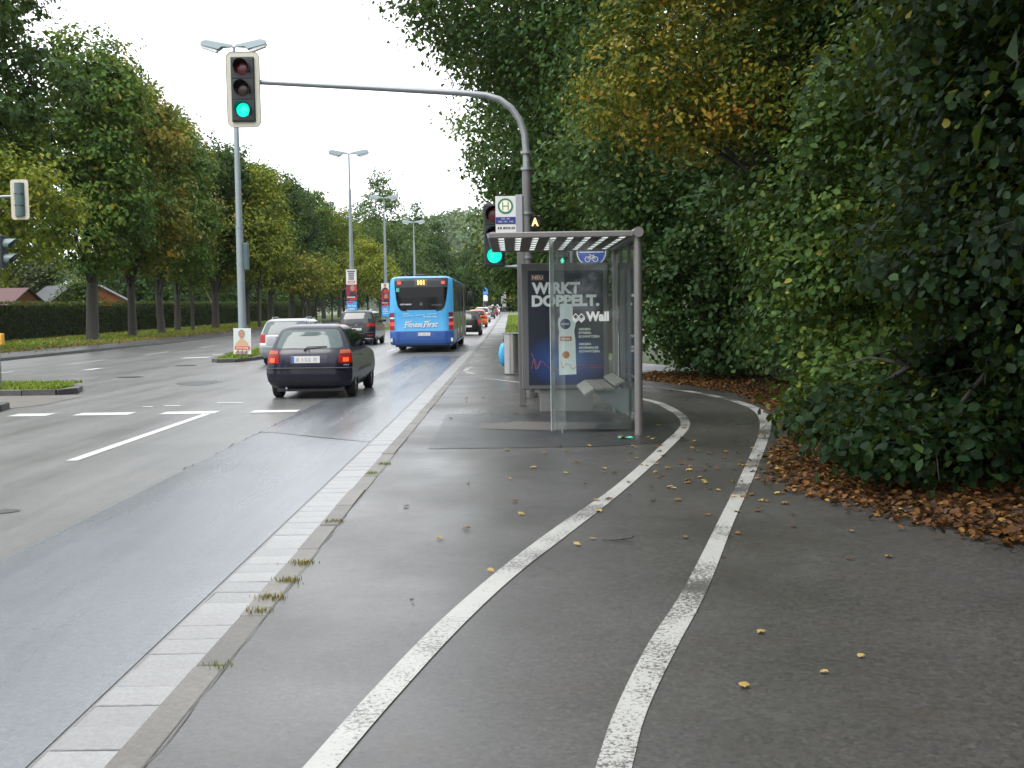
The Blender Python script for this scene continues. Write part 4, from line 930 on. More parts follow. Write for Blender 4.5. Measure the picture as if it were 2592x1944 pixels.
def cutarch(o, cyls):
    cut = MB()
    for x, y, z, r in cyls: cut.tube([(x - .22, y, z), (x + .22, y, z)], r, 28)
    c = cut.obj('arch_cutter', None); md = o.modifiers.new('b', 'BOOLEAN'); md.operation = 'DIFFERENCE'; md.object = c; md.solver = 'EXACT'
    dg = bpy.context.evaluated_depsgraph_get(); me = bpy.data.meshes.new_from_object(o.evaluated_get(dg)); o.modifiers.clear(); old = o.data; o.data = me; bpy.data.meshes.remove(old); bpy.data.objects.remove(c)
    me.set_sharp_from_angle(angle=R(32))
def rounded(z0, z1, w, r=.06):
    """half width limits with rounded ends"""
    def fn(z):
        e = min(z - z0, z1 - z); return w(z) - (r * (1 - math.sqrt(max(0, 1 - (1 - min(1, max(0, e) / r)) ** 2))) if e < r else 0)
    return fn
def wheel(t, x, y, r, wd, m=None):
    s = 1 if x > 0 else -1
    wh = MB(); prof = [(r * .62, -wd / 2), (r * .9, -wd / 2), (r, -wd * .36), (r, wd * .36), (r * .9, wd / 2), (r * .62, wd / 2)]
    n = 28; v = []; f = []
    for rr, xx in prof: v += [(x + xx, y + rr * math.cos(2 * math.pi * k / n), r + rr * math.sin(2 * math.pi * k / n)) for k in range(n)]
    for i in range(len(prof) - 1):
        for k in range(n): f.append((i * n + k, i * n + (k + 1) % n, (i + 1) * n + (k + 1) % n, (i + 1) * n + k))
    o = wh.add(v, f).obj('wheel', M_tyre, t, True, 30)
    xo = x + s * wd * .40
    MB().tube([(xo - s * .03, y, r), (xo, y, r)], r * .64, 24).obj('rim', m or M_wheel, o)
    h = MB()
    for k in range(5):
        a = 2 * math.pi * k / 5; h.tube([(xo + s * .002, y + .32 * r * math.cos(a), r + .32 * r * math.sin(a)), (xo + s * .008, y + .32 * r * math.cos(a), r + .32 * r * math.sin(a))], r * .11, 8)
    h.obj('rim_hole', M_plast, o)
def plate(t, x, y, z, w=.52, h=.115, tilt=0.):
    p = MB().box(-w / 2, w / 2, -.006, .0, -h / 2, h / 2).obj('number_plate', M_white, t); p.location = (x, y, z); p.rotation_euler = (tilt, 0, 0)
    MB().box(-w / 2 + .003, -w / 2 + .045, -.010, -.007, -h / 2 + .004, h / 2 - .004).obj('blue_band', mat('plate_blue', (.02, .10, .42), .5), p)
    for a, b in ((-.185, -.12), (-.075, -.045), (-.02, .03), (.045, .09), (.14, .21)): MB().box(a * w / .52, b * w / .52, -.010, -.007, -h * .3, h * .3).obj('blurred_character', mat('plate_blur', (.40, .39, .38), .6, var=.4, scale=30), p)
    return p
def carpaint(name, col, metal=.3): return mat(name, col, .28, metal, coat=.25, spec=.3)
def car(name, label, loc, lv, paint_, wheels, cr=.16, pr=5., group=None, rearwin=None, sides=None, lamps=None, glassm=None, cat='car', lower=None, rails=False, wr=.30, wd=.19, plate_at=None, wiper=None):
    t = thing(name, label, cat, loc, 0, group)
    B = Body(lv, cr, pr); v, f = B.shell(); me = MB().add(v, f); o = me.obj('body', paint_, t, True, 32)
    hw = B.at(.5, 3)
    cutarch(o, [(sx * (hw - .08), y, wr + .01, wr + .055) for y in wheels for sx in (-1, 1)])
    for y in wheels:
        for sx in (-1, 1): wheel(t, sx * (hw - .015 - wd / 2), y, wr, wd)
    z0, z1, k0, k1 = rearwin
    wf = rounded(z0, z1, lambda z: B.at(z, 3) * (k0 + (k1 - k0) * (z - z0) / (z1 - z0)), .05)
    B.patch('rear', z0 - .02, z1 + .02, lambda z: -B.at(z, 3) * (k0 + .025), lambda z: B.at(z, 3) * (k0 + .025), .003).obj('window_seal', M_plast, t, True, 60)
    B.patch('rear', z0, z1, lambda z: -wf(z), wf, .007).obj('rear_window', glassm or M_rearglass, t, True, 60)
    for sd in ('left', 'right'):
        for (s0, s1, ya, yb) in sides:
            B.patch(sd, s0, s1, ya, yb, .005, 6, 6).obj('side_window', M_carglass, t, True, 60)
    zw0, zw1 = sides[0][0], sides[0][1]
    B.patch('front', zw0 + .03, zw1, lambda z: -B.at(z, 3) * .85, lambda z: B.at(z, 3) * .85, .006).obj('windscreen', M_carglass, t, True, 60)
    for sx in (-1, 1):
        for nm, za, zb, xa, xb, m in lamps:
            lo, hi = sorted((sx * xa, sx * xb)); ln = B.patch('rear', za, zb, lambda z, lo=lo, hi=hi: max(lo, -B.at(z, 3) + .004), lambda z, hi=hi: min(hi, B.at(z, 3) - .004), .012, 5, 8).obj(nm, m, t, True, 60)
    if plate_at: plate(t, 0, B.rear(0, plate_at) - .012, plate_at)
    if wiper:
        zz = wiper; y_ = B.rear(0, zz); MB().tube([(-.10, B.rear(0, zz - .03) - .03, zz - .035), (-.02, B.rear(0, zz) - .035, zz + .02), (.35, B.rear(.35, zz + .025) - .025, zz + .03)], [.018, .014, .009], 6).obj('wiper', M_plast, t)
    for sx in (-1, 1):
        w = B.at(zw0, 3); ym = sides[-1][3](zw0) if callable(sides[-1][3]) else sides[-1][3]
        MB().bbox(min(sx * (w + .02), sx * (w + .20)), max(sx * (w + .02), sx * (w + .20)), ym - .22, ym - .11, zw0 + .0, zw0 + .13, .025).obj('mirror', lower or paint_, t, True)
        if rails:
            zr = B.at(0, 0); z_ = lv[-2][0]; MB().tube([(sx * lv[-2][3] * .98, lv[-2][1] + .15, z_ - .03), (sx * lv[-2][3] * .98, lv[-2][1] + .28, z_ + .055), (sx * lv[-2][3] * .98, lv[-2][2] - .5, z_ + .055), (sx * lv[-2][3] * .98, lv[-2][2] - .35, z_ - .03)], .018, 8).obj('roof_rail', M_chrome if rails == 2 else M_galv, t, True)
    return t, B
navy = carpaint('navy_purple_paint', (.0035, .0035, .017), .0)
golf = [(.20, .22, 3.80, .70), (.27, .10, 3.92, .77), (.36, .03, 3.99, .815), (.50, .0, 4.02, .835), (.60, .01, 4.01, .835), (.625, .07, 3.98, .832), (.72, .075, 3.94, .83), (.80, .09, 3.84, .822), (.88, .115, 3.45, .808), (.93, .14, 3.0, .79), (.97, .165, 2.82, .765),
        (1.10, .245, 2.60, .72), (1.22, .325, 2.36, .67), (1.31, .395, 2.14, .622), (1.37, .46, 2.0, .58), (1.415, .57, 1.88, .52), (1.445, .76, 1.70, .40)]
t, B = car('hatchback', 'dark purple-blue hatchback with lit brake lamps behind the bus', (-3.93, 20.95, 0), golf, navy, (.78, 3.25), rearwin=(.99, 1.345, .865, .875),
           sides=[(.985, 1.32, lambda z: .62 + (z - .985) * .9, lambda z: 1.20), (.985, 1.32, 1.26, lambda z: 2.55 - (z - .985) * 1.15)],
           lamps=[('tail_lamp', .70, .885, .58, .85, M_redlamp), ('indicator_lamp', .885, .95, .60, .80, M_orange)], plate_at=None, wiper=.995, wr=.295, wd=.185)
for sx in (-1, 1):
    a, b = sorted((sx * .66, sx * .765)); B.patch('rear', .72, .80, a, b, .019, 4, 6).obj('brake_light', M_litlamp, t, True, 60)
    a, b = sorted((sx * .60, sx * .80)); B.patch('rear', .845, .885, a, b, .015, 3, 6).obj('reverse_lamp', mat('smoked_lamp', (.12, .02, .02), .2), t, True, 60)
B.patch('rear', .69, .86, -.36, .36, .004).obj('plate_recess', mat('plate_recess', (.010, .009, .03), .35), t, True, 60)
plate(t, -.05, B.rear(0, .775) - .014, .775, .54, .13)
B.patch('rear', .24, .60, lambda z: -B.at(z, 3), lambda z: B.at(z, 3), .005, 8, 16).obj('bumper', carpaint('bumper_dark', (.009, .009, .018), .1), t, True, 60)
MB().bbox(-.80, .80, -.012, .05, .598, .622, .008).obj('bumper_strip', M_plast, t)
B.patch('right', .50, .56, .98, 2.9, .012).obj('rubbing_strip', M_plast, t, True); B.patch('left', .50, .56, .98, 2.9, .012).obj('rubbing_strip', M_plast, t, True)
text('GOLF', .16, .028, M_chrome, t, (.70, B.rear(.70, .665) - .012, .665), 'badge')
ring_poly(circle(-.02, .925, .045, 20), circle(-.02, .925, .036, 20), B.rear(0, .925) - .012, B.rear(0, .925) - .006).obj('emblem', M_plast, t)
for yy in (1.22, 2.42): B.patch('right', .30, .97, yy, yy + .008, .004, 8, 1).obj('door_seam', M_black, t)
MB().bbox(.842, .862, 1.36, 1.54, .80, .83, .006).obj('door_handle', M_plast, t)
MB().tube([(-.45, .12, .22), (-.45, .45, .22)], .025, 10).obj('exhaust', M_galv, t)
MB().box(-.66, .66, .25, 3.7, .15, .24).obj('underbody', M_black, t)

silver = carpaint('silver_paint', (.30, .315, .33), .5)
wag = [(.22, .2, 4.3, .72), (.30, .06, 4.42, .80), (.42, .0, 4.48, .85), (.58, .0, 4.48, .855), (.61, .06, 4.44, .853), (.75, .07, 4.36, .853), (.86, .09, 4.05, .848), (.93, .10, 3.5, .84), (.98, .12, 3.3, .825),
       (1.12, .19, 3.05, .785), (1.28, .29, 2.72, .73), (1.38, .37, 2.5, .685), (1.43, .45, 2.35, .64), (1.465, .58, 2.2, .56), (1.48, .8, 2.0, .42)]
t, B = car('estate_car', 'silver estate car with roof rails beside the dark hatchback', (-7.2, 34.6, 0), wag, silver, (.85, 3.45), rearwin=(1.0, 1.38, .90, .90),
           sides=[(1.0, 1.37, lambda z: .42 + (z - 1) * .7, 1.35), (1.0, 1.37, 1.42, 2.25), (1.0, 1.37, 2.31, lambda z: 3.1 - (z - 1) * 1.3)],
           lamps=[('tail_lamp', .72, .99, .66, .853, M_redlamp), ('reverse_lamp', .64, .715, .62, .853, M_clearl)], plate_at=.80, rails=1, wr=.31, wd=.2)
B.patch('rear', .40, .60, -.84, .84, .006).obj('bumper_trim', mat('grey_plastic', (.16, .17, .17), .5), t, True, 60)
MB().box(-.30, .30, .045, .062, .87, .90).obj('handle_bar', M_plast, t)
MB().box(-.65, .65, .4, 4.0, .17, .25).obj('underbody', M_black, t)

blackp = carpaint('black_paint', (.006, .0065, .0075), .0)
mpv = [(.24, .22, 4.6, .76), (.32, .07, 4.75, .86), (.46, .0, 4.85, .92), (.62, .0, 4.85, .93), (.66, .05, 4.80, .93), (.82, .06, 4.72, .928), (.95, .09, 4.35, .92), (1.05, .12, 4.0, .91), (1.14, .15, 3.8, .895),
       (1.30, .21, 3.5, .855), (1.48, .30, 3.1, .80), (1.60, .37, 2.8, .755), (1.66, .45, 2.6, .70), (1.70, .58, 2.4, .62), (1.72, .85, 2.2, .48)]
t, B = car('people_carrier', 'black people carrier with tinted rear window left of the bus', (-7.62, 53.5, 0), mpv, blackp, (.95, 3.85), rearwin=(1.10, 1.60, .88, .88), glassm=mat('tinted_glass', (.02, .025, .025), .06, spec=.6),
           sides=[(1.12, 1.58, lambda z: .45 + (z - 1.12) * .6, 1.5), (1.12, 1.58, 1.57, 2.6), (1.12, 1.58, 2.67, lambda z: 3.55 - (z - 1.12) * 1.3)],
           lamps=[('tail_lamp', .93, 1.08, .50, .93, M_redlamp), ('reflector', .46, .52, .55, .84, mat('reflector_red', (.25, .01, .01), .3))], rails=2, wr=.33, wd=.22)
plate(t, 0, B.rear(0, .80) - .012, .80, .52, .11); MB().box(-.42, .42, -.008, .05, .585, .60).obj('chrome_strip', M_chrome, t); MB().box(-.42, .42, -.008, .05, .665, .675).obj('chrome_strip', M_chrome, t)
MB().prism([(-.055, .99), (.055, .99), (.06, 1.06), (.0, 1.085), (-.06, 1.06)], B.rear(0, 1.03) - .02, B.rear(0, 1.03) - .008).obj('emblem', M_chrome, t)
bd = MB()
for k in range(8): bd.box(-.34 + k * .09, -.30 + k * .09, B.rear(0, .925) - .012, B.rear(0, .925) - .004, .91, .94)
bd.obj('badge', M_chrome, t)
MB().box(-.7, .7, .4, 4.4, .18, .27).obj('underbody', M_black, t)
MB().tube([(-.1, B.rear(0, 1.12) - .03, 1.12), (.32, B.rear(.3, 1.15) - .02, 1.15)], .012, 6).obj('wiper', M_plast, t)

# cars further up the road
def farcar(label, x, y, col, k=1., lit=False):
    lv = [(a * 1.02 * k, b, c, d * 1.02) for a, b, c, d in golf]
    zb = gz(y); rw = (.985 * 1.02 * k, 1.335 * 1.02 * k)
    t, B = car('car', label, (x, y, zb), lv, carpaint('paint_%02d' % int(sum(col) * 90), col, .3), (.78, 3.25), rearwin=(*rw, .9, .9), sides=[(rw[0], rw[1] - .02, .7, lambda z: 2.5 - (z - 1) * 1.1)],
               lamps=[('tail_lamp', .70 * k, .95 * k, .62, .85, M_redlamp)], plate_at=.56 * k, wr=.295, glassm=M_carglass)
    t.rotation_euler = (0, 0, math.atan(-(bend(y + 3) - bend(y)) / 3)); return t, B
farcar('small black car queueing directly ahead of the bus', -2.72, 68, (.012, .012, .013), 1.06)
t, B = farcar('orange car among the queue ahead of the bus', -2.85, 90, (.55, .13, .012), 1.0)
farcar('pale silver hatchback in the queue ahead of the orange car', -3.0, 112, (.40, .42, .43), 1.06)
farcar('dark grey car in the queue beyond the pale hatchback', -2.85, 136, (.07, .08, .09), 1.)
farcar('dark red car far up the road near the bend', -2.8, 160, (.16, .012, .014), 1.04)
farcar('white car nearest the road bend', -2.7, 182, (.6, .6, .6), 1.1)

# ------------------------------------------------------------------ bus
BUS = thing('city_bus', 'blue city bus with dark rear window and white advertising script', 'bus', (-3.57, 43.4, 0))
BW = 1.275
buslv = [(.30, .10, 11.8, 1.20), (.36, .03, 11.9, 1.25), (.50, .0, 11.97, 1.272), (.86, .0, 12., BW), (.875, .006, 12., BW), (1.5, .02, 12., BW), (2.2, .07, 11.98, 1.27), (2.62, .11, 11.94, 1.262), (2.85, .14, 11.9, 1.245), (2.95, .18, 11.84, 1.20), (3.02, .28, 11.7, 1.10), (3.05, .5, 11.5, .95)]
BB = Body(buslv, .16, 9., .25, 5.)
bl = carpaint('bus_blue', (.055, .29, .55), .0); bd_ = carpaint('bus_lower_blue', (.028, .08, .27), .0); wht = mat('bus_white', (.58, .58, .57), .35)
v, f = BB.shell(); o = MB().add(v, f).obj('body', bl, BUS, True, 32)
cutarch(o, [(s_ * 1.2, y_, .48, .56) for y_ in (3.35, 9.3) for s_ in (-1, 1)])
for y_ in (3.35, 9.3):
    for s_ in (-1, 1): wheel(BUS, s_ * 1.10, y_, .48, .30)
BB.patch('rear', .31, .865, lambda z: -BB.at(z, 3), lambda z: BB.at(z, 3), .006, 6, 24).obj('bumper', bd_, BUS, True, 60)
for sd in ('left', 'right'): BB.patch(sd, .31, .865, .16, 2.75, .006, 6, 6).obj('side_skirt', bd_, BUS, True, 60)
BB.patch('rear', .62, .84, -.62, .58, .010, 3, 8).obj('plate_recess', mat('bus_recess_blue', (.03, .09, .26), .4), BUS, True, 60)
plate(BUS, .08, BB.rear(0, .74) - .018, .74, .52, .125)
for x_ in (-.95, -.02, .95): MB().box(x_ - .004, x_ + .004, -.010, .02, .34, .855).obj('panel_seam', M_blue, BUS)
# rear window with dark surround that reaches over the destination display
def wl(z):
    pts_z = [1.62, 1.66, 1.74, 1.85, 2.1, 2.5, 2.97]; pts_x = [.52, .80, .90, .95, 1.00, 1.05, 1.07]
    return float(np.interp(z, pts_z, pts_x))
BB.patch('rear', 1.70, 2.97, lambda z: -wl(z - .04), lambda z: wl(z - .04), .008, 16, 22).obj('rear_window', mat('bus_rear_glass', (.004, .005, .006), .10, spec=.2), BUS, True, 60)
for s_ in (-1, 1): BB.patch('rear', 1.645, 1.72, lambda z: min(s_ * .60, s_ * wl(z - .02)), lambda z: max(s_ * .60, s_ * wl(z - .02)), .0085, 6, 6).obj('window_corner', mat('bus_rear_glass', (.008, .010, .012), .05), BUS, True, 60)
BB.patch('rear', 2.60, 2.95, -1.05, 1.05, .012, 6, 16).obj('display_panel', mat('bus_display_panel', (.028, .03, .032), .3, spec=.3), BUS, True, 60)
BB.patch('rear', 2.66, 2.93, -.24, .24, .015, 4, 6).obj('display', mat('bus_display', (.06, .05, .04), .2), BUS, True, 60)
text('101', .27, .20, mat('lit_digits', (.9, .5, .1), .4, emit=(1, .55, .10), es=1.0), BUS, (.0, BB.rear(0, 2.80) - .03, 2.795), bold=.03)
for s_ in (-1, 1): BB.patch('rear', 2.72, 2.84, min(s_ * .80, s_ * .95), max(s_ * .80, s_ * .95), .018, 2, 3).obj('high_lamp', mat('high_lamp', (.45, .05, .03), .25, emit=(1, .1, .06), es=.25), BUS)
for s_ in (-1, 1):
    for k, (za, zb, mm_) in enumerate(((1.42, 1.60, mat('lamp_dark_red', (.12, .006, .01), .2)), (1.36, 1.415, M_clearl), (1.22, 1.345, M_redlamp), (1.08, 1.21, mat('bus_lamp', (.42, .03, .015), .2, emit=(1, .1, .04), es=.22)), (.90, 1.07, M_redlamp))):
        BB.patch('rear', za, zb, lambda z: min(s_ * 1.085, s_ * (BB.at(z, 3) - .003)), lambda z: max(s_ * 1.085, s_ * (BB.at(z, 3) - .003)), .012, 3, 10).obj('tail_lamp', mm_, BUS, True, 60)
    MB().bbox(min(s_ * 1.16, s_ * 1.25), max(s_ * 1.16, s_ * 1.25), -.02, .05, .44, .58, .01).obj('marker_lamp', M_clearl, BUS)
# engine flap seam, lettering
def rt(s_, x, z, w_, h_, m_, **k): text(s_, w_, h_, m_, BUS, (x, BB.rear(x, z) - .022, z), rot=(math.pi / 2 - math.atan(.05), 0, k.pop('r', 0)), **k)
for a, b, c, d in ((-1.05, -1.04, .90, 1.72), (1.04, 1.05, .90, 1.72)): BB.patch('rear', c, d, a, b, .004, 4, 1).obj('panel_seam', mat('seam_blue', (.02, .14, .36), .4), BUS)
rt('Fitness', -.32, 1.13, .72, .22, wht, shear=.3, bold=.02); rt('First', .37, 1.13, .58, .22, wht, shear=.3, bold=.02)
sw = MB()
for x_, w_ in ((-.62, .24), (.12, .24)): sw.prism([(x_ - .04, 1.245), (x_ + w_, 1.275), (x_ + w_ + .02, 1.255), (x_ - .02, 1.225)], BB.rear(0, 1.24) - .024, BB.rear(0, 1.24) - .021); sw.prism([(x_ - .12, .985), (x_ - .02, 1.0), (x_ + .03, 1.04), (x_ + .01, 1.045), (x_ - .04, 1.015), (x_ - .13, 1.0)], BB.rear(0, 1.0) - .024, BB.rear(0, 1.0) - .021)
sw.obj('lettering_swash', wht, BUS)
pl_ = mat('bus_pale_blue', (.22, .48, .72), .4)
rt('Täglich.', -.62, 1.555, .26, .07, wht, shear=.2); rt('Ich krieg dich!', .35, 1.43, .55, .075, wht, shear=.2, bold=.02)
g = MB()
for x_, w_, z_ in ((-.52, .42, 1.46), (-.05, .38, 1.49), (.42, .4, 1.53)): g.prism([(x_ - w_ / 2, z_ - .02), (x_ + w_ / 2, z_), (x_ + w_ / 2, z_ + .035), (x_ - w_ / 2, z_ + .015)], BB.rear(0, z_) - .016, BB.rear(0, z_) - .012)
g.obj('faint_lettering', pl_, BUS)
rt('CITARO', -.62, 1.93, .46, .055, mat('badge_silver', (.55, .56, .56), .3, .5), shear=.1, bold=.05); rt('Mercedes-Benz', .62, 1.90, .40, .05, mat('badge_dim', (.16, .16, .16), .4))
ring_poly(circle(0, 1.93, .05, 20), circle(0, 1.93, .042, 20), BB.rear(0, 1.93) - .024, BB.rear(0, 1.93) - .02).obj('emblem', M_chrome, BUS)
st = MB()
for a in (90, 210, 330): st.prism([(.045 * math.cos(R(a)), 1.93 + .045 * math.sin(R(a))), (.008 * math.cos(R(a + 90)), 1.93 + .008 * math.sin(R(a + 90))), (.008 * math.cos(R(a - 90)), 1.93 + .008 * math.sin(R(a - 90)))], BB.rear(0, 1.93) - .024, BB.rear(0, 1.93) - .021)
st.obj('emblem_star', M_chrome, BUS)
BB.patch('rear', 2.43, 2.58, -1.0, -.87, .016, 2, 2).obj('sticker', mat('sticker_green', (.06, .30, .22), .4), BUS)
MB().bbox(-.30, .22, .9, 2.6, 3.0, 3.16, .04).obj('roof_unit', M_plast, BUS, True, 40)
# sides: dark glazing, doors, posts; right panels darkened to paint in reflected trees
bg_ = mat('bus_side_glass', (.010, .012, .012), .06, spec=.7); fr = mat('bus_side_reflection', (.022, .022, .024), .35)
BB.patch('right', .88, 2.93, .42, 2.78, .004, 10, 4).obj('side_reflection', fr, BUS, True, 60)
BB.patch('right', .42, 2.93, 2.78, 11.7, .004, 10, 10).obj('side_reflection', fr, BUS, True, 60)
for ya, yb in ((.45, 1.55), (1.62, 2.72), (4.3, 5.5), (7.2, 8.35), (8.4, 8.95)): BB.patch('right', 1.55, 2.75, ya, yb, .009, 6, 4).obj('side_window', bg_, BUS, True, 60)
for ya in (2.85, 5.75, 10.2):
    for k in (0, 1): BB.patch('right', .45, 2.75, ya + k * .65, ya + k * .65 + .6, .014, 6, 3).obj('door_leaf', bg_, BUS, True, 60)
    for k in (0, 1, 2): MB().box(1.272, 1.295, ya + k * .645 - .025, ya + k * .645 + .01, .42, 2.78).obj('door_frame', mat('door_frame_grey', (.13, .13, .13), .4, .4), BUS)
for k in range(6): BB.patch('left', 1.55, 2.75, .5 + k * 1.85, .5 + k * 1.85 + 1.75, .008, 6, 4).obj('side_window', bg_, BUS, True, 60)
BB.patch('front', 1.0, 2.9, -1.15, 1.15, .008, 8, 10).obj('windscreen', bg_, BUS, True, 60)
m = MB(); m.tube([(1.2, 11.8, 2.85), (1.38, 12.05, 2.8), (1.5, 12.15, 2.6)], .03, 8).bbox(1.36, 1.66, 12.05, 12.2, 1.85, 2.62, .06).obj('mirror', M_plast, BUS, True, 50)
m = MB(); m.tube([(-1.2, 11.8, 2.85), (-1.38, 12.05, 2.8), (-1.46, 12.15, 2.6)], .03, 8).bbox(-1.58, -1.34, 12.05, 12.2, 2.0, 2.62, .06).obj('mirror', M_plast, BUS, True, 50)
MB().box(-1.1, 1.1, .5, 11.5, .22, .32).obj('underbody', M_black, BUS)
#PART5
# ------------------------------------------------------------------ left side: hedge, sheds, garden shrubs
h = thing('clipped_hedge', 'long clipped dark green hedge behind the row of lime trees', 'hedge', (0, 0, 0))
core = MB()
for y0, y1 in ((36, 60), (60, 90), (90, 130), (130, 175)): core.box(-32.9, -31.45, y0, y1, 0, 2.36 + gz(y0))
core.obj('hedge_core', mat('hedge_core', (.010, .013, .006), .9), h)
N = 34000; y = RN.uniform(36, 175, N); top = RN.random(N) < .18
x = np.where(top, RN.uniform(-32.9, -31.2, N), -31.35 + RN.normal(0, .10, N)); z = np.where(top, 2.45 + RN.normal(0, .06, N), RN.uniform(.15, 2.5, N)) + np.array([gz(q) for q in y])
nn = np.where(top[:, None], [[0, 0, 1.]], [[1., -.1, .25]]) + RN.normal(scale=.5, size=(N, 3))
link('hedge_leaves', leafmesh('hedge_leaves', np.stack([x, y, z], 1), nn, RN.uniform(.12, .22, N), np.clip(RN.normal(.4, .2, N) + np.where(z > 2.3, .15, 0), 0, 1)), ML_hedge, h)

def shed(label, loc, w, l, ze, zr, roofm, wallm, rz=0., ridge='y'):
    t = thing('garden_shed', label, 'shed', loc, rz)
    MB().prism([(-w / 2, 0), (w / 2, 0), (w / 2, ze), (0, zr - .06), (-w / 2, ze)], -l / 2, l / 2).obj('wall', wallm, t)
    for s_ in (-1, 1):
        dx, dz = w / 2 + .25, (zr - ze) * (w / 2 + .25) / (w / 2)
        MB().prism([(0, zr), (s_ * dx, zr - dz), (s_ * dx, zr - dz + .07), (0, zr + .08)], -l / 2 - .25, l / 2 + .25).obj('roof', roofm, t)
        MB().prism([(0, zr - .02), (s_ * dx, zr - dz - .02), (s_ * dx, zr - dz + .06), (0, zr + .06)], -l / 2 - .29, -l / 2 - .255).obj('bargeboard', M_dkerb, t)
    MB().box(-.04, .04, -l / 2 - .02, -l / 2 - .004, ze - .6, zr - .1).obj('gable_post', wallm, t)
    return t
rf_red = mat('roof_red', (.075, .032, .03), .7, var=.25, scale=12); rf_grey = mat('roof_slate', (.055, .06, .066), .5, var=.2, scale=12); wd = mat('shed_wood', (.24, .085, .022), .6, var=.25, scale=8)
shed('orange-brown wooden shed with dark roof behind the hedge', (-34.6, 92, gz(92)), 4.6, 4, 2.6, 3.9, rf_grey, wd, .25)
shed('shed with slate-grey roof behind the hedge next to bright shrub', (-37.2, 90, gz(90)), 4.2, 3.6, 2.4, 3.85, rf_grey, mat('shed_pale', (.3, .28, .24), .6), .9)
shed('shed with long dull red roof behind the hedge', (-39.2, 82, gz(82)), 5, 6, 2.3, 3.55, rf_red, wd, 1.45)

def Y(y, x, z=0.): return (x, y, gz(y) + z)
def shrub(name, label, base, lobes, lm, ncl, per, spread, size, tpl=SIMPLE, group=None, inner=.2, r=.06):
    return tree(name, label, base, r, lobes, lm, ncl, per, spread, size, group, 4, None, .12, tpl, inner, .05, True, 'shrub')
shrub('garden_shrub', 'rounded grey-green garden shrub rising above the red shed roof', Y(96, -42.0), [(0, 0, 4.2, 2.6, 2.5, 2.3)], leafmat('leaves_greyish', [(.0, (.035, .05, .025)), (.5, (.08, .10, .05)), (1., (.15, .16, .08))]), 160, 30, .45, .26)
shrub('garden_shrub', 'bright yellow-green shrub behind the hedge beside the slate-roofed shed', Y(88, -35.0), [(0, 0, 2.6, 1.5, 1.4, 1.7)], ML_bush, 120, 30, .32, .2)
shrub('garden_shrub', 'olive shrub behind the hedge at the end of the red roof', Y(84, -41.5), [(0, 0, 3.0, 2.4, 1.5, 1.6)], ML_ylw, 120, 26, .35, .22)
k = 0
names = ['dark garden tree behind the hedge between the first two trunks', 'tall dark garden tree behind the slate-roofed shed', 'dense dark garden tree behind the orange shed', 'dark green tree deep behind the hedge beyond the third trunk', 'broad dark tree behind the hedge near the pale trunk', 'dark tree behind the hedge beyond the lamp post', 'far dark tree at the end of the hedge', 'dark green tree filling the gap behind the red-roofed shed']
for (x, y, hh), nm in zip([(-40, 112, 10), (-46, 100, 12), (-40, 126, 10), (-38, 142, 10), (-37, 160, 11), (-35, 178, 11), (-31, 196, 12), (-50, 92, 12)], names):
    tree('garden_tree', nm, Y(y, x), .25, [(0, 0, hh * .38, 4.6, 4, hh * .3), (.5, 0, hh * .65, 4.2, 4, hh * .33), (2.8, -1, hh * .3, 3.2, 3, 2.2)], ML_mid if k % 3 == 1 else ML_dark, 260, 26, .6, .42, 'trees in the gardens behind the hedge', inner=.25); k += 1

# ------------------------------------------------------------------ left side: row of limes along the verge
def lime(label, x, y, H, rad, m, r=.38, low=.30, n=430, group='lime trees in a row along the far verge', seed=0):
    q = random.Random(int(y * 10) + seed); j = lambda a: q.uniform(-a, a)
    lobes = [(j(.5), j(.5), H * (low + .10), rad * .78, rad * .85, H * .15), (j(.6), j(.6), H * (low + .27), rad, rad, H * .19), (j(.7), j(.7), H * (low + .46), rad * .88, rad * .9, H * .18), (j(.5), j(.5), H * .87, rad * .58, rad * .6, H * .14, .06),
             (rad * .55, -rad * .4, H * (low + .20), rad * .55, rad * .55, H * .12), (-rad * .5, -rad * .45, H * (low + .38), rad * .55, rad * .55, H * .12), (rad * .5, -rad * .3, H * (low + .52), rad * .45, rad * .5, H * .10, .10)]
    return tree('lime_tree', label, Y(y, x, .08), r, lobes, m, int(n * 1.3), 33, .36, .32, group, 8, None, .22, inner=.22, zmin=H * low * .8)
lime('tall dark lime tree at the near end of the row, beside the overhead light', -25.6, 50, 19, 4.6, ML_dark, n=560)
lime('thick-trunked lime tree before the wooden shed, first in the row', -25.5, 66.3, 18.3, 3.9, ML_lime, .36, .26, n=600)
lime('lime tree next to the thick-trunked one, with brownish crown', -25.5, 73.4, 17.2, 3.7, ML_brown, .28, .28, n=560)
lime('lime tree with dark crown before the hedge, third trunk along the verge', -26.0, 81, 17.2, 3.6, ML_lime, .28, .28)
lime('lime tree with rusty brown crown beyond the third trunk', -27.4, 89.5, 17.0, 3.6, ML_brown, .26, .30)
lime('dark lime tree just left of the nearest lamp post', -26.3, 97, 16.5, 3.7, ML_dark, .32, .3)
lime('dark lime tree just right of the nearest lamp post', -26.2, 108, 16.8, 3.8, ML_lime, .32, .27)
lime('dark lime tree whose limbs fan out low behind the silver estate car', -26.0, 118, 17.0, 3.8, ML_dark, .34, .27)
lime('lime tree in the middle of the far half of the row', -25.8, 128, 16.6, 3.7, ML_dark, .32, .27)
lime('lime tree beyond the middle of the far half of the row', -25.6, 138, 16.2, 3.6, ML_lime, .32, .27)
lime('last tall lime tree of the row before the yellow trees', -25.4, 148, 15.6, 3.5, ML_dark, .3, .27)
lime('lime tree half hidden behind the second lamp post', -25.2, 160, 14.5, 3.5, ML_lime, .3, .27)
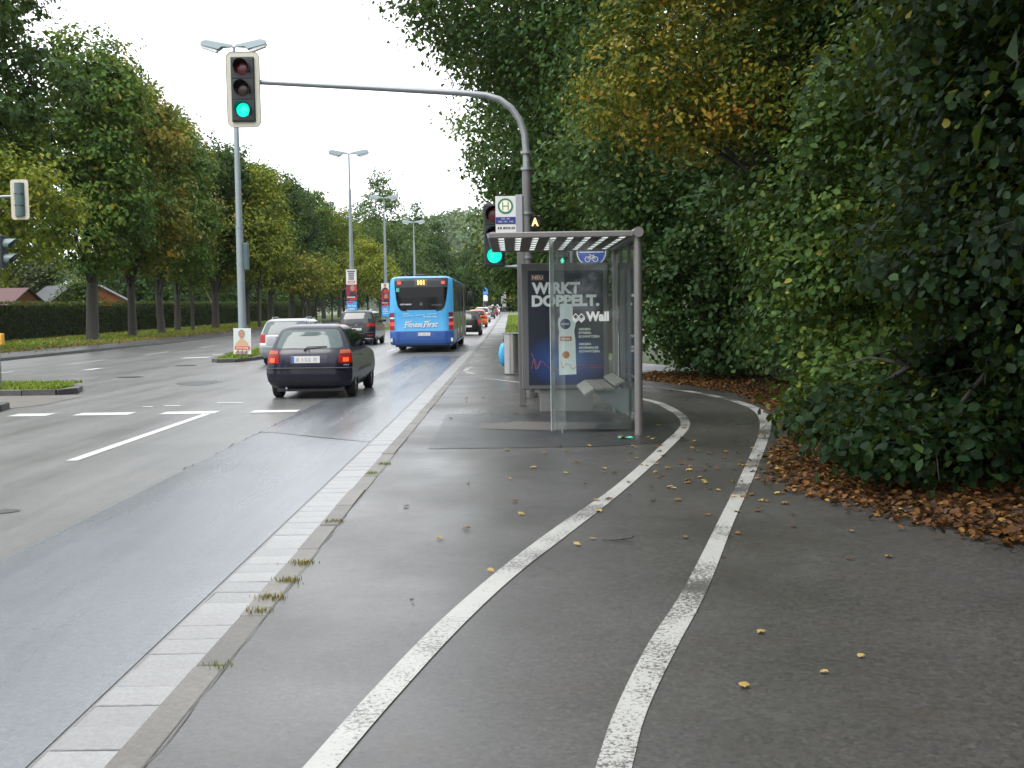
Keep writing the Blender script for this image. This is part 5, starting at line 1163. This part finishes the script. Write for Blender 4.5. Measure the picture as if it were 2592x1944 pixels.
# younger trees in front
def young(label, x, y, H, rad, m, r=.12, bark=None, low=.35, n=260, size=.28):
    q = random.Random(int(y * 31)); j = lambda a: q.uniform(-a, a)
    lobes = [(j(.3), j(.3), H * (low + .16), rad * .9, rad * .9, H * .17), (j(.4), j(.4), H * (low + .36), rad, rad, H * .19), (j(.4), j(.4), H * .86, rad * .62, rad * .62, H * .15), (rad * .6, j(.5), H * (low + .22), rad * .5, rad * .5, H * .12), (-rad * .6, j(.5), H * (low + .3), rad * .5, rad * .5, H * .12)]
    return tree('young_tree', label, Y(y, x, .08), r, lobes, m, n, 24, .42, size, 'young yellowing trees along the verge', 6, bark, .3, inner=.12, zmin=H * low * .85)
young('yellow-green young tree whose branches reach in behind the overhead light', -22.6, 47, 9.2, 3.9, ML_ylw, .16, low=.38, n=420, size=.24)
young('slender young tree with thin leaning trunk and small crown', -25.8, 88.3, 8.0, 1.5, ML_lime, .13, low=.45, n=110)
young('young tree with pale yellowish trunk and olive crown', -27.2, 100, 9.2, 2.6, ML_ylw, .17, M_birch, low=.36, n=260)
young('tall yellow-green young tree right behind the nearest lamp post', -22.4, 97, 14.6, 2.7, ML_ylw, .16, low=.27, n=420)
young('small bronze young tree beyond the silver estate car', -20.6, 108, 6.8, 2.0, ML_brown, .11, low=.42, n=150)
young('small yellow young tree left of the white text placard', -20.9, 117, 7.2, 2.1, ML_ylw, .11, low=.42, n=160)
young('small bronze-yellow young tree behind the white text placard', -20.7, 126, 7.6, 2.2, ML_gold, .11, low=.42, n=160)
young('tall yellow-green tree behind the second lamp post', -21.4, 140, 13.8, 3.2, ML_ylw, .16, low=.28, n=420)
young('bushy yellow-green tree between the two lamp posts with placards', -17.6, 134, 9.4, 2.8, ML_ylw, .13, low=.32, n=300)
young('small olive tree beside the lamp post with the portrait placard', -15.4, 128, 7.2, 2.1, ML_ylw, .11, low=.4, n=170)

# ------------------------------------------------------------------ trees ahead, left of and behind the bus
def ftree(name, label, x, y, H, rad, m, n, size=.5, low=.15, spire=False, group='trees ahead of the bus'):
    q = random.Random(int(y * 17 + x)); j = lambda a: q.uniform(-a, a)
    if spire: lobes = [(0, 0, H * (low + .10 + .075 * k * 1.02), rad * (1 - k / 11.5), rad * (1 - k / 11.5), H * .055) for k in range(11)]
    else: lobes = [(j(.8), j(.8), H * (low + .15), rad, rad, H * .2), (j(.9), j(.8), H * (low + .42), rad * .95, rad, H * .22), (j(.7), j(.6), H * .82, rad * .6, rad * .6, H * .17), (rad * .6, -rad * .5, H * (low + .25), rad * .55, rad * .5, H * .16), (-rad * .6, -rad * .4, H * (low + .3), rad * .55, rad * .5, H * .16)]
    return tree(name, label, Y(y, x), .25, lobes, m, n, 24, size * 1.3, size, group, 6, None, .3, inner=.15, zmin=.2)
ftree('birch_tree', 'tall feathery green tree rising behind the lamp post beside the bus', -20.0, 168, 21.5, 4.4, ML_mid, 360, .42, .22)
ftree('leafy_tree', 'mid-green tree below the feathery tall one', -16.5, 176, 14.5, 4.2, ML_mid, 330, .45)
ftree('leafy_tree', 'thin-topped pale tree between the yellow trees and the feathery tall tree', -25.5, 180, 18.5, 3.5, ML_mid, 170, .4, .35)
ftree('conifer', 'dark conifer with pointed top left of the wooded hill', -18.2, 215, 22.0, 3.0, ML_dark, 300, .5, .1, True)
ftree('conifer', 'shorter dark conifer close beside the pointed one', -14.6, 218, 18.0, 2.7, ML_dark, 260, .5, .1, True)
ftree('leafy_tree', 'broad dark green tree right above the bus roof', -14.0, 205, 15.0, 5.0, ML_dark, 380, .5)
ftree('leafy_tree', 'dark green tree above the right end of the bus roof', -8.6, 216, 13.2, 4.2, ML_dark, 330, .5)
ftree('leafy_tree', 'dense green tree behind the bus left side', -19.5, 196, 14.0, 4.8, ML_mid, 330, .5)
ftree('leafy_tree', 'yellow-green tree at the road bend beyond the queue', -4.6, 246, 15.8, 4.4, ML_ylw, 330, .55)
ftree('leafy_tree', 'mid-green tree at the road bend beside the yellow-green one', -.4, 240, 13.0, 4.2, ML_mid, 330, .55)
ftree('leafy_tree', 'amber-tinged tree at the road bend close to the verge', 3.2, 232, 12.5, 3.8, ML_brown, 300, .55)
ftree('leafy_tree', 'dark tree behind the bend above the stele', -1.5, 262, 12.0, 6.0, ML_dark, 330, .6, .05)
ftree('leafy_tree', 'dark tree behind the bend above the blue sign', -9.0, 255, 11.0, 5.0, ML_dark, 330, .6, .05)
ftree('leafy_tree', 'green tree low on the right of the bend', 8.0, 250, 13.0, 6.0, ML_mid, 330, .6, .05)
# low hedge along the outside of the bend
hb = thing('low_hedge', 'low green hedge along the outside of the road bend', 'hedge', (0, 0, 0))
N = 5000; t_ = RN.random(N); y = 236 + 12 * t_; x = -10 + 40 * t_
link('hedge_leaves', leafmesh('hedge_leaves', np.stack([x + RN.normal(0, .3, N), y + RN.normal(0, .5, N), 1.2 + RN.uniform(0, 1.1, N) + .5 * t_], 1), RN.normal(size=(N, 3)) + np.array([0, -.6, .8]), RN.uniform(.3, .5, N), np.clip(RN.normal(.5, .2, N), 0, 1)), ML_bush, hb)
# small signs by the bend
t = thing('roadside_sign', 'small blue square sign above a white plate by the bend', 'sign', Y(150, -4.35 + .2)); t.location.x = -4.2
t.location = (-4.3, 186, gz(186)); MB().tube([(0, 0, 0), (0, 0, 4.6)], .04, 8).obj('post', M_galv, t)
MB().bbox(-.42, .42, -.06, -.04, 3.4, 4.5, .01).obj('blue_plate', mat('plate_sky_blue', (.05, .22, .55), .5), t); MB().bbox(-.38, .38, -.06, -.04, 2.25, 3.3, .01).obj('white_plate', M_white, t)
t = thing('grey_stele', 'tall narrow grey advertising stele in front of dark trees at the bend', 'sign', (-1.5, 228, gz(228)))
MB().bbox(-.5, .5, -.15, .15, .9, 4.6, .03).obj('panel', mat('stele_grey', (.26, .27, .27), .5), t); MB().box(-.4, .4, -.1, .1, 0, .9).obj('foot', M_plast, t); MB().box(-.4, .4, -.165, -.152, 1.7, 1.9).obj('printed_band', M_plast, t)

# ------------------------------------------------------------------ wooded hill
v = []; f = []; nx, ny = 60, 14
def hillz(x, y): return 2 + 43 * math.exp(-((x + 10) / 190.) ** 2) * max(0, min(1, (y - 330) / 230.)) ** .8 + 4 * math.sin(x * .021) * (y - 330) / 300
for j in range(ny):
    for i in range(nx): X_, Y_ = -500 + 1000 * i / (nx - 1), 330 + 420 * j / (ny - 1); v.append((X_, Y_, hillz(X_, Y_) - 1))
for j in range(ny - 1):
    for i in range(nx - 1): f.append((j * nx + i, j * nx + i + 1, (j + 1) * nx + i + 1, (j + 1) * nx + i))
struct(link('hill', mesh('hill', v, f, True), mat('hill_floor', (.02, .03, .012), .9)))
NC = 1500; X_ = RN.uniform(-330, 230, NC); Y_ = 335 + 280 * RN.random(NC) ** .8; Z_ = np.array([hillz(a, b) for a, b in zip(X_, Y_)])
hh = RN.uniform(7, 12, NC); per = 44
d = unit(RN.normal(size=(NC, per, 3)).reshape(-1, 3)).reshape(NC, per, 3); d[:, :, 2] = np.abs(d[:, :, 2]) * 1.0
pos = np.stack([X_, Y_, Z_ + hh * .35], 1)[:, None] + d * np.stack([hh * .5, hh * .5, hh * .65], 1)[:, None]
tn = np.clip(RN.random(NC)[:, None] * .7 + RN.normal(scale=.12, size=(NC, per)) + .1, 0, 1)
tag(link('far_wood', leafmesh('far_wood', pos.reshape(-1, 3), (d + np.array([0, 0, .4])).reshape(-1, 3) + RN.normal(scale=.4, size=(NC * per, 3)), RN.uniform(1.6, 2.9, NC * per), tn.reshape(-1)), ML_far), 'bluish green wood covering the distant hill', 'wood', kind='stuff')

# ------------------------------------------------------------------ right side: tall trees beyond the shelter
G_R = 'tall trees beside the pavement'
tree('tall_oak', 'tall dark oak overhanging the road beyond the signal mast', Y(40, 3.6), .45,
     [(-3.3, 0, 13.2, 4.1, 4.2, 3.2), (-1.1, 0, 9.6, 3.6, 4.2, 3.0), (-.7, -1, 6.6, 3.3, 3.6, 2.2), (.5, 0, 16.5, 5.5, 5, 4), (2.5, -1, 11, 4, 4, 4), (-.2, -1.5, 4.6, 2.9, 3, 1.5), (-4.5, -1, 12.2, 2.2, 2.5, 1.6, .06)], ML_dark, 2300, 26, .36, .22, G_R, 12, inner=.22, zmin=2.6)
tree('tall_oak', 'second tall dark oak farther along the verge behind the mast', Y(56, 4.2), .45,
     [(-3.3, 0, 15, 4.1, 5, 4), (-1.9, 0, 10.5, 3.9, 5, 3.6), (-1.4, 0, 6.6, 3.6, 4.5, 2.6), (0, 0, 19, 5, 5, 4), (-2.4, 0, 3.9, 2.9, 4, 1.8)], ML_dark, 1300, 26, .45, .28, G_R, 10, inner=.25, zmin=1.6)
tree('tall_oak', 'third tall tree along the verge, farthest before the bend', Y(80, 4.6), .45,
     [(-3.4, 0, 14, 4.2, 5, 4), (-2.9, 0, 9.5, 4.0, 6, 3.6), (-2.7, 0, 5.2, 3.6, 6, 2.6)], ML_mid, 520, 26, .6, .36, G_R, 8, inner=.25, zmin=1.2)
tree('tall_oak', 'tall leafy tree rising right behind the blue cycle sign', Y(32, 6.5), .4,
     [(-2.6, 0, 9.0, 3.0, 3, 2.6), (0, 0, 11.5, 4.2, 4, 4), (-.8, 0, 14.5, 3.8, 4, 3.2), (1.5, -2, 7.5, 3.6, 3.4, 3.4), (-1.9, -1, 5.4, 2.6, 2.8, 2.3), (-1.4, -.5, 2.6, 2.4, 2.6, 2.0)], ML_ivy, 1050, 26, .34, .17, G_R, 9, inner=.25, zmin=.4)
# bushy trees over the path
tree('maple_shrub', 'dark maple overhanging behind the shelter with its lower leaves near the ground', (4.6, 25.5, PZ), .18,
     [(-1.4, 0, 5.1, 2.2, 2.4, 1.55, .02), (-.2, -.5, 3.4, 1.9, 2.4, 1.6), (.0, -.6, 1.7, 1.55, 2.2, 1.5), (1.2, -.8, 4.8, 2.2, 2.2, 2.0), (-2.3, .3, 5.5, 1.2, 1.3, .8, .12), (.6, -.8, .7, 1.4, 2, .8)], ML_ivy, 1700, 26, .20, .105, 'shrubs lining the cycle path', 7, tpl=HEX, inner=.3, cat='shrub')
tree('golden_tree', 'golden-brown tree hanging over the path high above the shelter', (5.6, 18.6, PZ), .2,
     [(-2.2, 0, 6.2, 1.7, 1.7, 1.1, .06), (-3.3, 0, 5.3, 1.15, 1.3, .75, .14), (-.9, -.3, 7.3, 2.0, 1.8, 1.2, -.08), (.3, -.6, 6.1, 1.9, 1.8, 1.3, -.2), (-2.6, -.2, 4.75, .95, 1.2, .55, .2), (-1.5, .2, 8.5, 2.1, 1.8, 1.0, -.1), (-.9, -.5, 5.0, 1.3, 1.4, .8, .05)], ML_gold, 1500, 22, .20, .105, 'shrubs lining the cycle path', 8, inner=.25, zmin=3.6)
tree('maple_shrub', 'dark green maple thicket at the outer bend of the cycle path', (5.6, 19.2, PZ), .14,
     [(-.2, 0, 1.5, 1.3, 2.6, 1.4), (.2, 0, 3.4, 1.6, 2.6, 1.6), (.5, -.2, 5.2, 1.9, 2.4, 1.5), (1.4, -1.5, 2.6, 1.6, 2, 2.6)], ML_ivy, 1400, 26, .19, .095, 'shrubs lining the cycle path', 6, tpl=HEX, inner=.35, cat='shrub')
tree('hazel_shrub', 'bright green shrub with pale lower leaves above the pile of fallen leaves', (5.25, 13.5, PZ), .12,
     [(-.55, 0, 1.75, 1.35, 1.6, 1.2, .12), (-.45, .2, 3.1, 1.5, 1.6, 1.2, .02), (.2, -.2, 4.4, 1.6, 1.7, 1.2, -.06), (-.7, -.3, .95, .95, 1.3, .55, .18), (.6, -.7, .8, 1.0, 1.2, .8, -.05), (-1.15, -.7, .5, .75, 1.0, .5, .12)], ML_bush, 1700, 26, .16, .078, 'shrubs lining the cycle path', 7, tpl=HEX, inner=.3, cat='shrub')
tree('maple_shrub', 'tall dark maple thicket over the leaf litter at the near end of the path', (5.0, 10.1, PZ), .12,
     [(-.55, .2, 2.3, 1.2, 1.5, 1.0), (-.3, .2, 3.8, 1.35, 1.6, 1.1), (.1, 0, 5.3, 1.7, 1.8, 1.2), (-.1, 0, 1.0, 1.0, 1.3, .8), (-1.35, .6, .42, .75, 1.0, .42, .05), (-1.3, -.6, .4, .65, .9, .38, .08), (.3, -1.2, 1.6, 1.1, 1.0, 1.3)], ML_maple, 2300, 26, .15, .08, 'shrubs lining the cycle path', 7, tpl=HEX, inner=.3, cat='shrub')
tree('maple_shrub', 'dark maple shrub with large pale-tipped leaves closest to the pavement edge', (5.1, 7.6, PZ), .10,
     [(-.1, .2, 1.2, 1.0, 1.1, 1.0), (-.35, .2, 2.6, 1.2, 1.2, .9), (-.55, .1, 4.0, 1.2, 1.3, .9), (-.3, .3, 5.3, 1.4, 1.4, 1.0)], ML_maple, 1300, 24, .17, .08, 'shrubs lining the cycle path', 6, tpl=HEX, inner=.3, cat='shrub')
tree('shading_oak', 'unseen oak canopy added overhead to shade the thicket and near path', (9.0, 7.0, PZ), .35,  # added out of view to block sky light over thicket and path
     [(-4.2, -1, 9.2, 3.4, 3.6, 1.7), (-2.4, 3.5, 10.2, 3.4, 3.6, 1.9), (-1, -4, 10.0, 3.6, 3.6, 2.0), (0, 0, 12.5, 4.5, 6, 2.4), (-3.0, 7.2, 11.0, 3.0, 3.2, 1.8)], ML_dark, 900, 26, .45, .26, 'trees deeper in the wood', 8, inner=.25, zmin=7)
# trees standing deeper in the wood
for (x, y, hh), nm in zip([(9.0, 9, 13), (9.5, 15, 14), (9.2, 21.5, 15), (10.5, 28, 15), (13, 36, 17), (9.5, 3, 12), (13.5, 44, 16), (15, 18, 16)],
                          ['dark wood tree behind the near maple thicket', 'dark wood tree behind the bright green shrub', 'dark wood tree behind the outer bend of the path', 'dark wood tree behind the overhanging maple', 'dark wood tree behind the leafy tree at the cycle sign', 'dark wood tree at the near edge of the wood', 'dark wood tree behind the first tall oak', 'deepest dark wood tree behind the thicket']):
    tree('wood_tree', nm, (x, y, PZ), .22, [(-.8, 0, hh * .2, 3.0, 3.4, hh * .2), (-.8, 0, hh * .5, 3.2, 3.6, hh * .24), (-.6, 0, hh * .82, 3.0, 3.2, hh * .2)], ML_dark, 420, 24, .5, .30, 'trees deeper in the wood', 6, inner=.35, zmin=.1)

# wood and avenue go on unseen behind; trees added there to darken reflections
for (x, y, hh), nm in zip([(8.5, -5, 14), (9, -14, 15), (8, -24, 15), (-24, 6, 17), (-24, -14, 17), (-22, -34, 17), (-9, -62, 17), (2, -66, 17), (-17, -58, 17), (9, -40, 16)],
                          ['wood tree just behind the viewpoint', 'second wood tree behind the viewpoint', 'third wood tree behind the viewpoint', 'avenue tree level with the viewpoint across the road', 'avenue tree behind the viewpoint across the road', 'farther avenue tree behind the viewpoint across the road', 'unseen tree added to close the view behind, left of centre', 'unseen tree added to close the view behind, right of centre', 'outermost unseen tree added to close the view behind', 'fourth wood tree behind the viewpoint']):
    tree('wood_tree', nm, (x, y, 0), .25, [(0, 0, hh * .22, 3.4, 3.6, hh * .2), (0, 0, hh * .5, 3.8, 3.8, hh * .24), (0, 0, hh * .82, 3.2, 3.2, hh * .2)], ML_dark, 260, 22, .6, .5, 'trees behind the viewpoint', 6, inner=.35, zmin=.3)

# ------------------------------------------------------------------ leaf litter and single fallen leaves
def in_poly(p, P):
    c = np.zeros(len(p), bool); j = len(P) - 1
    for i in range(len(P)):
        a, b = P[i], P[j]; k = ((a[1] > p[:, 1]) != (b[1] > p[:, 1])) & (p[:, 0] < (b[0] - a[0]) * (p[:, 1] - a[1]) / (b[1] - a[1] + 1e-9) + a[0]); c ^= k; j = i
    return c
edge = [(6.0, 5.6), (3.75, 6.6), (3.2, 7.35), (2.75, 8.6), (2.4, 9.6), (2.6, 11.0), (3.15, 12.7), (3.7, 13.7), (4.02, 16), (4.22, 20.2), (3.7, 22.2), (2.95, 24.5), (3.4, 27), (6, 27), (6, 14)]
c_ = np.stack([RN.uniform(2, 6, 80000), RN.uniform(5, 27, 80000)], 1); c_ += 0
c_ = c_[in_poly(c_ + RN.normal(0, .09, c_.shape), edge)]
c_ = c_[RN.random(len(c_)) < np.where((c_[:, 0] > 4.8), .35, 1.)][:24000]
N = len(c_); pos = np.concatenate([c_, (PZ + .016 + RN.gamma(1.5, .012, N))[:, None]], 1)
tag(link('leaf_litter', leafmesh('leaf_litter', pos, np.array([0, 0, 1.]) + RN.normal(scale=.38, size=(N, 3)), RN.uniform(.035, .075, N), np.clip(RN.normal(.40, .22, N) - np.where(c_[:, 1] < 9, .08, 0), 0, 1), HEX), ML_litter), 'brown and orange leaf litter banked under the thicket edge', 'leaf litter', kind='stuff')
N = 2600; c_ = np.stack([RN.uniform(-31, -19.3, N), RN.uniform(40, 110, N), np.full(N, .2)], 1); k = RN.random(N) < .5; c_[k, 0] = RN.normal(-21.9, .35, k.sum())
c_[:, 2] += np.array([gz(q) for q in c_[:, 1]])
tag(link('verge_leaf_litter', leafmesh('verge_leaf_litter', c_, np.array([0, -.5, 1.]) + RN.normal(scale=.4, size=(N, 3)), RN.uniform(.08, .16, N), np.clip(RN.normal(.6, .22, N), 0, 1)), ML_litter), 'scattered fallen leaves along the far verge edge', 'leaf litter', kind='stuff')
lm = []
for k in range(6):
    me = leafmesh('fallen_leaf', np.zeros((1, 3)), np.array([[.15 * math.cos(k), .15 * math.sin(k), 1.]]), np.array([1.]), np.array([[.25, .5, .72, .85, .95, 1.][k]]), MAPLE if k % 3 else SIMPLE); me.materials.append(ML_litter); lm.append(me)
spots = [(1.6, 4.95), (1.37, 4.74), (.98, 4.58), (1.23, 5.35), (2.42, 6.94), (2.15, 6.89), (2.43, 7.74), (2.8, 8.3), (-.15, 6.71), (-.53, 7.7), (1.36, 7.0), (-.43, 10.22), (.44, 7.41), (1.7, 13.57), (1.78, 13.45), (-.9, 9.0)]
while len(spots) < 120:
    x, y = rnd.gauss(1.9, .75), rnd.gauss(10.9, 1.5)
    if -.3 < x < 3.3 and 7.5 < y < 15: spots.append((x, y))
while len(spots) < 175:
    x, y = rnd.uniform(-1, 4.0), rnd.uniform(6, 22)
    if x < 1.9 + (y - 6) * .12 and not (.2 < x < 1.9 and 13.5 < y < 17.6): spots.append((x, y))
for i, (x, y) in enumerate(spots):
    o = link('fallen_leaf', lm[rnd.randrange(6)], None); s_ = rnd.uniform(.035, .06) if y < 8 else rnd.uniform(.045, .08); o.scale = (s_, s_, s_); o.location = (x, y, PZ + .014); o.rotation_euler = (rnd.uniform(-.15, .15), rnd.uniform(-.15, .15), rnd.uniform(0, 6.28))
    tag(o, 'single yellow or brown fallen leaf lying on the wet path', 'leaf', 'fallen leaves scattered over the path')

# ------------------------------------------------------------------ damp air that pales the distant wood
hz = MB(); hz.box(-1100, 1100, -170, 1500, -1.5, 75)
m_, n_, l_, b_ = new_mat('haze_air'); n_.remove(b_)
pvn = n_.new('ShaderNodeVolumePrincipled'); pvn.inputs['Color'].default_value = (.82, .90, 1, 1); pvn.inputs['Density'].default_value = .00006
m_.cycles.volume_sampling = 'DISTANCE'; m_.cycles.homogeneous_volume = True
l_.new(pvn.outputs[0], n_['Material Output'].inputs['Volume'])
tag(hz.obj('haze', m_), 'thin pale damp haze over the distant wooded hill', 'haze', kind='stuff')
